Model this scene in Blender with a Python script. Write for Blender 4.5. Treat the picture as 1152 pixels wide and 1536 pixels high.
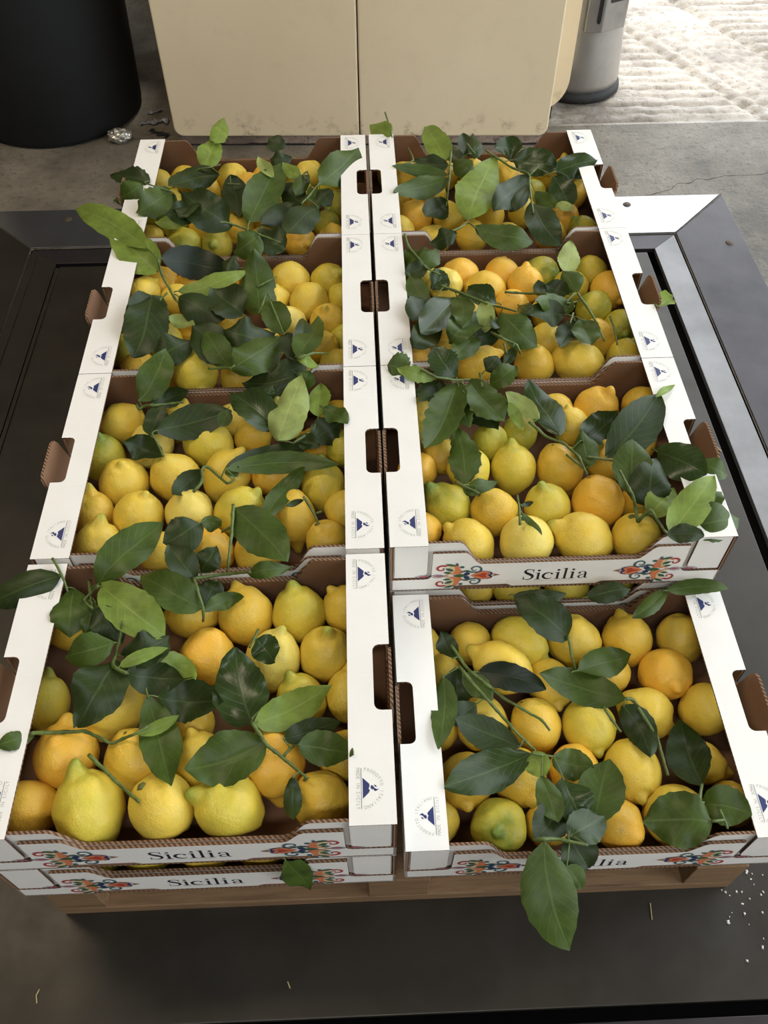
import bpy, bmesh, math, random
from mathutils import Vector, Matrix, noise

for _o in list(bpy.data.objects):
    bpy.data.objects.remove(_o, do_unlink=True)
scene = bpy.context.scene
col = scene.collection
PI = math.pi
S = 0.01            # the scene is planned in centimetres
ZF = 12.0           # the pallet top is 12 cm above the ground


def V(x, y, z):
    return Vector((x * S, y * S, (z + ZF) * S))


# ------------------------------------------------------------------ camera
cd = bpy.data.cameras.new('camera')
cam = bpy.data.objects.new('camera', cd)
col.objects.link(cam)
tilt, roll, yaw = math.radians(51.8368), math.radians(-0.2709), math.radians(1.9494)
_fw = Vector((math.sin(yaw) * math.cos(tilt), math.cos(yaw) * math.cos(tilt), -math.sin(tilt)))
_r = Vector((math.cos(yaw), -math.sin(yaw), 0))
_u = _r.cross(_fw)
_R = math.cos(roll) * _r + math.sin(roll) * _u
_U = -math.sin(roll) * _r + math.cos(roll) * _u
_m = Matrix((_R, _U, -_fw)).transposed().to_4x4()
_m.translation = V(-2.3167, -26.8086, 98.0685)
cam.matrix_world = _m
cd.sensor_fit = 'VERTICAL'
cd.sensor_height = 36.0
cd.lens = 1290.943 / 1536 * 36.0
cd.clip_start = 0.02
cd.clip_end = 100
scene.camera = cam

# ------------------------------------------------------------------ daylight
world = bpy.data.worlds.new('overcast_sky')
scene.world = world
world.use_nodes = True
wn = world.node_tree
bg = wn.nodes['Background']
bg.inputs[0].default_value = (0.87, 0.935, 1.0, 1)
bg.inputs[1].default_value = 2.3

# hazy high sun: reaches the ramp outside, the roof keeps it off the crates
sd = bpy.data.lights.new('sun', 'SUN')
sd.energy = 2.2
sd.angle = math.radians(4)
sd.color = (1.0, 0.96, 0.9)
so = bpy.data.objects.new('sun', sd)
col.objects.link(so)
so.rotation_euler = (math.radians(-11), math.radians(6), 0)

# unseen warm area light high on the left, added to warm the left rims
ld = bpy.data.lights.new('warm_light_left', 'AREA')
ld.shape = 'RECTANGLE'
ld.size, ld.size_y = 1.4, 0.5
ld.energy = 18
ld.color = (1.0, 0.84, 0.62)
lo = bpy.data.objects.new('warm_light_left', ld)
col.objects.link(lo)
lo.location = (-1.3, 1.0, 2.75)
ld2 = bpy.data.lights.new('fill_light_front', 'AREA')  # unseen fill light overhead, added to brighten the front faces and cabinets
ld2.shape = 'RECTANGLE'
ld2.size, ld2.size_y = 1.6, 0.4
ld2.energy = 20
ld2.color = (0.96, 0.97, 1.0)
lo2 = bpy.data.objects.new('fill_light_front', ld2)
col.objects.link(lo2)
lo2.location = (-0.2, -1.6, 2.75)

scene.view_settings.view_transform = 'Standard'
scene.view_settings.look = 'None'
scene.view_settings.gamma = 1.0
scene.view_settings.use_curve_mapping = False
scene.view_settings.exposure = 0.66

# ------------------------------------------------------------------ materials
def new_mat(name):
    m = bpy.data.materials.new(name)
    m.use_nodes = True
    nt = m.node_tree
    return m, nt, nt.nodes['Principled BSDF']


def N(nt, kind, **kw):
    n = nt.nodes.new(kind)
    for k, v in kw.items():
        setattr(n, k, v)
    return n


def noise_ramp(nt, coord, scale, stops, detail=4, rough=0.6, typ='noise'):
    if typ == 'noise':
        t = N(nt, 'ShaderNodeTexNoise')
        t.inputs['Detail'].default_value = detail
        t.inputs['Roughness'].default_value = rough
        out = t.outputs['Fac']
    else:
        t = N(nt, 'ShaderNodeTexVoronoi')
        out = t.outputs['Distance']
    t.inputs['Scale'].default_value = scale
    if coord is not None:
        nt.links.new(coord, t.inputs['Vector'])
    r = N(nt, 'ShaderNodeValToRGB')
    els = r.color_ramp.elements
    els[0].position, els[0].color = stops[0][0], stops[0][1]
    els[1].position, els[1].color = stops[-1][0], stops[-1][1]
    for p, c in stops[1:-1]:
        e = els.new(p)
        e.color = c
    nt.links.new(out, r.inputs[0])
    return r, out


def bump(nt, b, height, strength, dist=0.001, prev=None):
    n = N(nt, 'ShaderNodeBump')
    n.inputs['Strength'].default_value = strength
    n.inputs['Distance'].default_value = dist
    nt.links.new(height, n.inputs['Height'])
    if prev is not None:
        nt.links.new(prev, n.inputs['Normal'])
    nt.links.new(n.outputs[0], b.inputs['Normal'])
    return n.outputs[0]


def mix(nt, fac, a, b, mode='MIX'):
    n = N(nt, 'ShaderNodeMix', data_type='RGBA', blend_type=mode)
    for idx, val in ((0, fac), (6, a), (7, b)):
        if isinstance(val, (int, float)):
            n.inputs[idx].default_value = val
        elif isinstance(val, tuple):
            n.inputs[idx].default_value = val
        else:
            nt.links.new(val, n.inputs[idx])
    return n.outputs[2]


def geo_pos(nt):
    return N(nt, 'ShaderNodeNewGeometry').outputs['Position']


def obj_co(nt):
    return N(nt, 'ShaderNodeTexCoord').outputs['Object']


def c4(r, g, b):
    return (r, g, b, 1)


def srgb(r, g, b):
    f = lambda c: ((c / 255 + 0.055) / 1.055) ** 2.4 if c > 10 else c / 255 / 12.92
    return (f(r), f(g), f(b), 1)


def plain(name, c, rough=0.6, metal=0.0, var=0.12, scale=40, bmp=0.1):
    m, nt, b = new_mat(name)
    p = obj_co(nt)
    lo_ = tuple(x * (1 - var) for x in c[:3]) + (1,)
    hi_ = tuple(min(1, x * (1 + var)) for x in c[:3]) + (1,)
    r, o = noise_ramp(nt, p, scale, [(0.35, lo_), (0.65, hi_)])
    nt.links.new(r.outputs[0], b.inputs['Base Color'])
    b.inputs['Roughness'].default_value = rough
    b.inputs['Metallic'].default_value = metal
    if bmp:
        bump(nt, b, o, bmp)
    return m


def lemon_mat(name, c_main, c_alt, c_tip, tip_lo, tip_hi):
    m, nt, b = new_mat(name)
    p = obj_co(nt)
    info = N(nt, 'ShaderNodeObjectInfo')
    vadd = N(nt, 'ShaderNodeVectorMath', operation='ADD')
    nt.links.new(p, vadd.inputs[0])
    mul = N(nt, 'ShaderNodeVectorMath', operation='SCALE')
    cmb = N(nt, 'ShaderNodeCombineXYZ')
    for i in range(3):
        nt.links.new(info.outputs['Random'], cmb.inputs[i])
    nt.links.new(cmb.outputs[0], mul.inputs[0])
    mul.inputs['Scale'].default_value = 37.0
    nt.links.new(mul.outputs[0], vadd.inputs[1])
    q = vadd.outputs[0]
    r, o = noise_ramp(nt, q, 0.9, [(0.38, c_main), (0.68, c_alt)], detail=3)
    sep = N(nt, 'ShaderNodeSeparateXYZ')
    nt.links.new(p, sep.inputs[0])
    nz = N(nt, 'ShaderNodeTexNoise')
    nz.inputs['Scale'].default_value = 2.0
    nt.links.new(q, nz.inputs['Vector'])
    a = N(nt, 'ShaderNodeMath', operation='MULTIPLY_ADD')
    nt.links.new(nz.outputs['Fac'], a.inputs[0])
    a.inputs[1].default_value = 0.7
    nt.links.new(sep.outputs['Z'], a.inputs[2])
    mr = N(nt, 'ShaderNodeMapRange')
    nt.links.new(a.outputs[0], mr.inputs['Value'])
    mr.inputs['From Min'].default_value = tip_lo
    mr.inputs['From Max'].default_value = tip_hi
    c1 = mix(nt, mr.outputs[0], r.outputs[0], c_tip)
    # small brown rind marks
    sp, so = noise_ramp(nt, q, 5.5, [(0.70, c4(0, 0, 0)), (0.76, c4(1, 1, 1))], detail=5)
    spf = N(nt, 'ShaderNodeMath', operation='MULTIPLY')
    nt.links.new(sp.outputs[0], spf.inputs[0])
    spf.inputs[1].default_value = 0.55
    c2 = mix(nt, spf.outputs[0], c1, srgb(120, 92, 40))
    # broad dusty patches of the rind
    dp, do = noise_ramp(nt, q, 1.6, [(0.56, c4(0, 0, 0)), (0.74, c4(1, 1, 1))], detail=4)
    dpf = N(nt, 'ShaderNodeMath', operation='MULTIPLY')
    nt.links.new(dp.outputs[0], dpf.inputs[0])
    dpf.inputs[1].default_value = 0.22
    c3 = mix(nt, dpf.outputs[0], c2, srgb(168, 146, 78))
    nt.links.new(c3, b.inputs['Base Color'])
    b.inputs['Roughness'].default_value = 0.42
    b.inputs['Specular IOR Level'].default_value = 0.42
    b.inputs['Subsurface Weight'].default_value = 0.06
    b.inputs['Subsurface Radius'].default_value = (1.0, 0.7, 0.1)
    b.inputs['Subsurface Scale'].default_value = 0.004
    vo = N(nt, 'ShaderNodeTexVoronoi')
    vo.inputs['Scale'].default_value = 17
    nt.links.new(q, vo.inputs['Vector'])
    n1 = bump(nt, b, vo.outputs['Distance'], 0.22, 0.0012)
    n2 = N(nt, 'ShaderNodeTexNoise')
    n2.inputs['Scale'].default_value = 4.5
    nt.links.new(q, n2.inputs['Vector'])
    bump(nt, b, n2.outputs['Fac'], 0.35, 0.0025, n1)
    return m


TIPG = srgb(150, 156, 56)
LM = {
    'Y': lemon_mat('lemon_rind_yellow', srgb(228, 194, 70), srgb(214, 186, 74), TIPG, 1.42, 1.8),
    'B': lemon_mat('lemon_rind_lime', srgb(218, 192, 68), srgb(200, 184, 66), srgb(146, 156, 56), 1.15, 1.65),
    'G': lemon_mat('lemon_rind_green', srgb(200, 184, 62), srgb(170, 166, 56), srgb(112, 132, 46), 1.0, 1.5),
    'O': lemon_mat('lemon_rind_orange', srgb(238, 182, 62), srgb(228, 184, 66), srgb(206, 176, 60), 1.5, 1.9),
    'P': lemon_mat('lemon_rind_pale', srgb(232, 208, 98), srgb(222, 200, 94), srgb(186, 186, 86), 1.3, 1.75),
    'K': lemon_mat('lemon_rind_golden', srgb(224, 182, 62), srgb(212, 180, 66), TIPG, 1.45, 1.85),
}


def leaf_mat(name, top, vein, under, rough=0.42, trans=0.15):
    m, nt, b = new_mat(name)
    uv = N(nt, 'ShaderNodeUVMap').outputs[0]
    sep = N(nt, 'ShaderNodeSeparateXYZ')
    nt.links.new(uv, sep.inputs[0])
    ab = N(nt, 'ShaderNodeMath', operation='SUBTRACT')
    nt.links.new(sep.outputs['X'], ab.inputs[0])
    ab.inputs[1].default_value = 0.5
    au = N(nt, 'ShaderNodeMath', operation='ABSOLUTE')
    nt.links.new(ab.outputs[0], au.inputs[0])
    # midrib
    mid = N(nt, 'ShaderNodeMapRange')
    nt.links.new(au.outputs[0], mid.inputs['Value'])
    mid.inputs['From Min'].default_value = 0.0
    mid.inputs['From Max'].default_value = 0.035
    mid.inputs['To Min'].default_value = 1.0
    mid.inputs['To Max'].default_value = 0.0
    # side veins: stripes of v - 0.55*|u|
    ph = N(nt, 'ShaderNodeMath', operation='MULTIPLY_ADD')
    nt.links.new(au.outputs[0], ph.inputs[0])
    ph.inputs[1].default_value = -0.55
    nt.links.new(sep.outputs['Y'], ph.inputs[2])
    pm = N(nt, 'ShaderNodeMath', operation='MULTIPLY')
    nt.links.new(ph.outputs[0], pm.inputs[0])
    pm.inputs[1].default_value = 56.0
    sn = N(nt, 'ShaderNodeMath', operation='SINE')
    nt.links.new(pm.outputs[0], sn.inputs[0])
    sv = N(nt, 'ShaderNodeMapRange')
    nt.links.new(sn.outputs[0], sv.inputs['Value'])
    sv.inputs['From Min'].default_value = 0.86
    sv.inputs['From Max'].default_value = 1.0
    sv.inputs['To Max'].default_value = 0.38
    vm = N(nt, 'ShaderNodeMath', operation='MAXIMUM')
    nt.links.new(mid.outputs[0], vm.inputs[0])
    nt.links.new(sv.outputs[0], vm.inputs[1])
    pos = geo_pos(nt)
    lo_ = tuple(x * 0.78 for x in top[:3]) + (1,)
    hi_ = tuple(min(1, x * 1.2) for x in top[:3]) + (1,)
    r, o = noise_ramp(nt, pos, 55, [(0.35, lo_), (0.65, hi_)])
    vf = N(nt, 'ShaderNodeMath', operation='MULTIPLY')
    nt.links.new(vm.outputs[0], vf.inputs[0])
    vf.inputs[1].default_value = 0.62
    ctop = mix(nt, vf.outputs[0], r.outputs[0], vein)
    geo = N(nt, 'ShaderNodeNewGeometry')
    cfin = mix(nt, geo.outputs['Backfacing'], ctop, under)
    nt.links.new(cfin, b.inputs['Base Color'])
    b.inputs['Roughness'].default_value = rough
    b.inputs['Specular IOR Level'].default_value = 0.32
    ad = N(nt, 'ShaderNodeMath', operation='MULTIPLY_ADD')
    nt.links.new(vm.outputs[0], ad.inputs[0])
    ad.inputs[1].default_value = -1.0
    nt.links.new(o, ad.inputs[2])
    bump(nt, b, ad.outputs[0], 0.3, 0.0006)
    tr = N(nt, 'ShaderNodeBsdfTranslucent')
    tcol = tuple(min(1, x * 1.5) for x in top[:3]) + (1,)
    tr.inputs[0].default_value = tcol
    ms = N(nt, 'ShaderNodeMixShader')
    ms.inputs[0].default_value = trans
    nt.links.new(b.outputs[0], ms.inputs[1])
    nt.links.new(tr.outputs[0], ms.inputs[2])
    nt.links.new(ms.outputs[0], nt.nodes['Material Output'].inputs[0])
    return m


VE = srgb(92, 112, 54)
LF = {
    'N': leaf_mat('leaf_darkest', srgb(22, 34, 16), srgb(46, 58, 28), srgb(78, 90, 46)),
    'D': leaf_mat('leaf_dark', srgb(42, 56, 20), srgb(74, 92, 44), srgb(96, 112, 58)),
    'M': leaf_mat('leaf_mid', srgb(64, 82, 26), VE, srgb(116, 132, 70)),
    'B': leaf_mat('leaf_glossy', srgb(50, 66, 30), srgb(88, 106, 66), srgb(106, 124, 76), 0.27),
    'L': leaf_mat('leaf_light', srgb(118, 138, 56), srgb(152, 168, 92), srgb(142, 158, 92), 0.45, 0.22),
    'P': leaf_mat('leaf_pale', srgb(148, 162, 90), srgb(178, 186, 124), srgb(150, 166, 98), 0.5, 0.22),
}
M_stem = plain('twig_green', srgb(84, 100, 44), 0.55, var=0.3, scale=120, bmp=0.4)
M_stemb = plain('twig_cut_end', srgb(170, 170, 120), 0.7)
M_calyx = plain('calyx', srgb(96, 98, 44), 0.7, var=0.3, scale=60)


def card_mat(name, c, line=0.05, rough=0.55):
    m, nt, b = new_mat(name)
    p = obj_co(nt)
    r, o = noise_ramp(nt, p, 18, [(0.3, tuple(x * (1 - line) for x in c[:3]) + (1,)), (0.7, c)])
    nt.links.new(r.outputs[0], b.inputs['Base Color'])
    b.inputs['Roughness'].default_value = rough
    w = N(nt, 'ShaderNodeTexWave', bands_direction='Y')
    w.inputs['Scale'].default_value = 45
    w.inputs['Distortion'].default_value = 0.6
    nt.links.new(p, w.inputs['Vector'])
    bump(nt, b, w.outputs['Fac'], 0.05, 0.0006)
    return m


M_white = card_mat('carton_white', srgb(236, 232, 224))
M_brown = card_mat('carton_brown', srgb(124, 90, 64), 0.12, 0.85)


def edge_mat():
    m, nt, b = new_mat('carton_corrugated_edge')
    p = obj_co(nt)
    sep = N(nt, 'ShaderNodeSeparateXYZ')
    nt.links.new(p, sep.inputs[0])
    a = N(nt, 'ShaderNodeMath', operation='ADD')
    nt.links.new(sep.outputs[0], a.inputs[0])
    nt.links.new(sep.outputs[1], a.inputs[1])
    k = N(nt, 'ShaderNodeMath', operation='MULTIPLY')
    nt.links.new(a.outputs[0], k.inputs[0])
    k.inputs[1].default_value = 2 * PI / 0.0052
    s = N(nt, 'ShaderNodeMath', operation='SINE')
    nt.links.new(k.outputs[0], s.inputs[0])
    r = N(nt, 'ShaderNodeValToRGB')
    r.color_ramp.elements[0].position = 0.2
    r.color_ramp.elements[0].color = srgb(78, 54, 36)
    r.color_ramp.elements[1].position = 0.75
    r.color_ramp.elements[1].color = srgb(140, 106, 76)
    mr = N(nt, 'ShaderNodeMapRange')
    mr.inputs['From Min'].default_value = -1
    nt.links.new(s.outputs[0], mr.inputs['Value'])
    nt.links.new(mr.outputs[0], r.inputs[0])
    nt.links.new(r.outputs[0], b.inputs['Base Color'])
    b.inputs['Roughness'].default_value = 0.85
    bump(nt, b, mr.outputs[0], 0.6, 0.001)
    return m


M_edge = edge_mat()


def ink(name, c):
    m, nt, b = new_mat(name)
    nt.nodes.remove(nt.nodes['Principled BSDF'])
    b = N(nt, 'ShaderNodeBsdfPrincipled')
    nt.links.new(b.outputs[0], nt.nodes['Material Output'].inputs[0])
    r, o = noise_ramp(nt, obj_co(nt), 300, [(0.3, tuple(x * 0.85 for x in c[:3]) + (1,)), (0.7, c)])
    nt.links.new(r.outputs[0], b.inputs['Base Color'])
    b.inputs['Roughness'].default_value = 0.5
    return m


INK = {'navy': ink('ink_navy', srgb(38, 48, 100)), 'olive': ink('ink_olive_grey', srgb(176, 178, 160)),
       'black': ink('ink_black', srgb(26, 24, 40)), 'red': ink('ink_red', srgb(176, 66, 56)),
       'orange': ink('ink_orange', srgb(214, 128, 84)), 'green': ink('ink_green', srgb(58, 96, 62)),
       'teal': ink('ink_teal', srgb(60, 96, 100)), 'rose': ink('ink_rose', srgb(176, 92, 98)),
       'cream': ink('ink_cream', srgb(226, 196, 150)), 'brown': ink('ink_brown', srgb(150, 100, 66))}
INKN = list(INK)


def wood_mat():
    m, nt, b = new_mat('pallet_wood')
    p = obj_co(nt)
    mp = N(nt, 'ShaderNodeMapping')
    mp.inputs['Scale'].default_value = (3, 40, 60)
    nt.links.new(p, mp.inputs[0])
    r, o = noise_ramp(nt, mp.outputs[0], 3, [(0.3, srgb(108, 82, 54)), (0.55, srgb(136, 106, 74)), (0.75, srgb(92, 68, 46))], detail=6)
    nt.links.new(r.outputs[0], b.inputs['Base Color'])
    b.inputs['Roughness'].default_value = 0.75
    bump(nt, b, o, 0.4, 0.001)
    return m


M_wood = wood_mat()


def steel_mat(name, c1, c2, c3, rlo, rhi, metal=0.85):
    m, nt, b = new_mat(name)
    p = geo_pos(nt)
    r, o = noise_ramp(nt, p, 3.2, [(0.3, c1), (0.52, c2), (0.75, c3)], detail=9, rough=0.65)
    nt.links.new(r.outputs[0], b.inputs['Base Color'])
    b.inputs['Metallic'].default_value = metal
    r2, o2 = noise_ramp(nt, p, 11, [(0.3, (rlo,) * 3 + (1,)), (0.7, (rhi,) * 3 + (1,))], detail=8, rough=0.7)
    nt.links.new(r2.outputs[0], b.inputs['Roughness'])
    mp = N(nt, 'ShaderNodeMapping')
    mp.inputs['Scale'].default_value = (160, 9, 10)
    mp.inputs['Rotation'].default_value = (0, 0, 0.5)
    nt.links.new(p, mp.inputs[0])
    nz = N(nt, 'ShaderNodeTexNoise')
    nz.inputs['Scale'].default_value = 1.0
    nz.inputs['Detail'].default_value = 3
    nt.links.new(mp.outputs[0], nz.inputs['Vector'])
    n1 = bump(nt, b, nz.outputs['Fac'], 0.06, 0.0008)
    bump(nt, b, o2, 0.12, 0.002, n1)
    return m


M_plate = steel_mat('worn_dark_steel', srgb(38, 35, 29), srgb(56, 51, 43), srgb(48, 41, 33), 0.34, 0.52, 0.45)
M_plate2 = steel_mat('worn_frame_steel', srgb(44, 40, 41), srgb(60, 55, 56), srgb(54, 47, 44), 0.3, 0.48, 0.55)
M_plate4 = steel_mat('pale_streaked_steel', srgb(96, 94, 92), srgb(122, 120, 118), srgb(104, 98, 92), 0.3, 0.5, 0.6)
M_plate3 = steel_mat('polished_frame_steel', srgb(150, 150, 150), srgb(170, 170, 172), srgb(120, 112, 104), 0.16, 0.26, 0.9)
M_screw = plain('screw_steel', srgb(84, 74, 62), 0.6, 0.5)
M_pit = plain('pit_concrete', srgb(30, 28, 26), 0.9)


def concrete_mat(name, base, dark, light, spk=0.5):
    m, nt, b = new_mat(name)
    p = geo_pos(nt)
    r, o = noise_ramp(nt, p, 2.6, [(0.38, dark), (0.5, base), (0.64, light)], detail=11, rough=0.72)
    r2, o2 = noise_ramp(nt, p, 60, [(0.38, c4(0, 0, 0)), (0.46, c4(1, 1, 1))], detail=7, rough=0.75)
    inv = N(nt, 'ShaderNodeMath', operation='MULTIPLY_ADD')
    nt.links.new(r2.outputs[0], inv.inputs[0])
    inv.inputs[1].default_value = -spk
    inv.inputs[2].default_value = spk
    c = mix(nt, inv.outputs[0], r.outputs[0], srgb(70, 62, 54))
    nt.links.new(c, b.inputs['Base Color'])
    b.inputs['Roughness'].default_value = 0.6
    r3, o3 = noise_ramp(nt, p, 120, [(0.3, c4(0, 0, 0)), (0.7, c4(1, 1, 1))], detail=6)
    n1 = bump(nt, b, o2, 0.7, 0.006)
    bump(nt, b, o3, 0.5, 0.002, n1)
    return m


M_conc = concrete_mat('floor_concrete', srgb(116, 108, 94), srgb(84, 78, 66), srgb(142, 134, 120), 0.6)
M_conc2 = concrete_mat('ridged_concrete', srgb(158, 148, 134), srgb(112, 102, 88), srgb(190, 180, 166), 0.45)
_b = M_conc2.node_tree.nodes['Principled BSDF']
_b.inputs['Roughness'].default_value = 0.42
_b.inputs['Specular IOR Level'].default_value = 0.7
M_wall = plain('wall_plaster', srgb(120, 114, 104), 0.85, scale=6)
M_ceil = plain('ceiling_paint', srgb(96, 92, 86), 0.85, scale=6)


def cream_mat():
    m, nt, b = new_mat('cream_enamel')
    p = geo_pos(nt)
    sep = N(nt, 'ShaderNodeSeparateXYZ')
    nt.links.new(p, sep.inputs[0])
    r, o = noise_ramp(nt, p, 1.5, [(0.3, srgb(220, 201, 166)), (0.7, srgb(230, 212, 178))], detail=3)
    # grime: specks plus a dirty band low down on the panel
    r2, o2 = noise_ramp(nt, p, 22, [(0.53, c4(0, 0, 0)), (0.68, c4(1, 1, 1))], detail=8, rough=0.7)
    hz = N(nt, 'ShaderNodeMapRange')
    nt.links.new(sep.outputs['Z'], hz.inputs['Value'])
    hz.inputs['From Min'].default_value = 0.02
    hz.inputs['From Max'].default_value = 0.09
    hz.inputs['To Min'].default_value = 0.8
    hz.inputs['To Max'].default_value = 0.05
    mm = N(nt, 'ShaderNodeMath', operation='MULTIPLY')
    nt.links.new(r2.outputs[0], mm.inputs[0])
    nt.links.new(hz.outputs[0], mm.inputs[1])
    c = mix(nt, mm.outputs[0], r.outputs[0], srgb(96, 80, 60))
    nt.links.new(c, b.inputs['Base Color'])
    b.inputs['Roughness'].default_value = 0.45
    return m


M_cream = cream_mat()
M_plinth = concrete_mat('plinth_painted', srgb(150, 130, 114), srgb(110, 94, 80), srgb(172, 156, 138), 0.8)
M_bin = plain('black_plastic', srgb(7, 8, 8), 0.8, var=0.3, scale=20, bmp=0.3)
M_dark = plain('dark_rubber', srgb(24, 22, 20), 0.7, var=0.5, scale=60, bmp=0.6)
M_inox = steel_mat('brushed_inox', srgb(150, 146, 140), srgb(172, 168, 162), srgb(128, 118, 108), 0.3, 0.45, 0.85)
M_slot = plain('slot_black', srgb(28, 28, 32), 0.4)
M_foil = plain('crumpled_foil', srgb(196, 194, 184), 0.35, 0.8, bmp=0.2)
M_crumb = plain('white_crumb', srgb(225, 222, 212), 0.8)
M_straw = plain('dry_straw', srgb(180, 164, 110), 0.8)
M_crack = plain('crack_dark', srgb(60, 52, 44), 0.95)
M_plastic = plain('grey_wrapper', srgb(120, 122, 124), 0.3)

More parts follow.
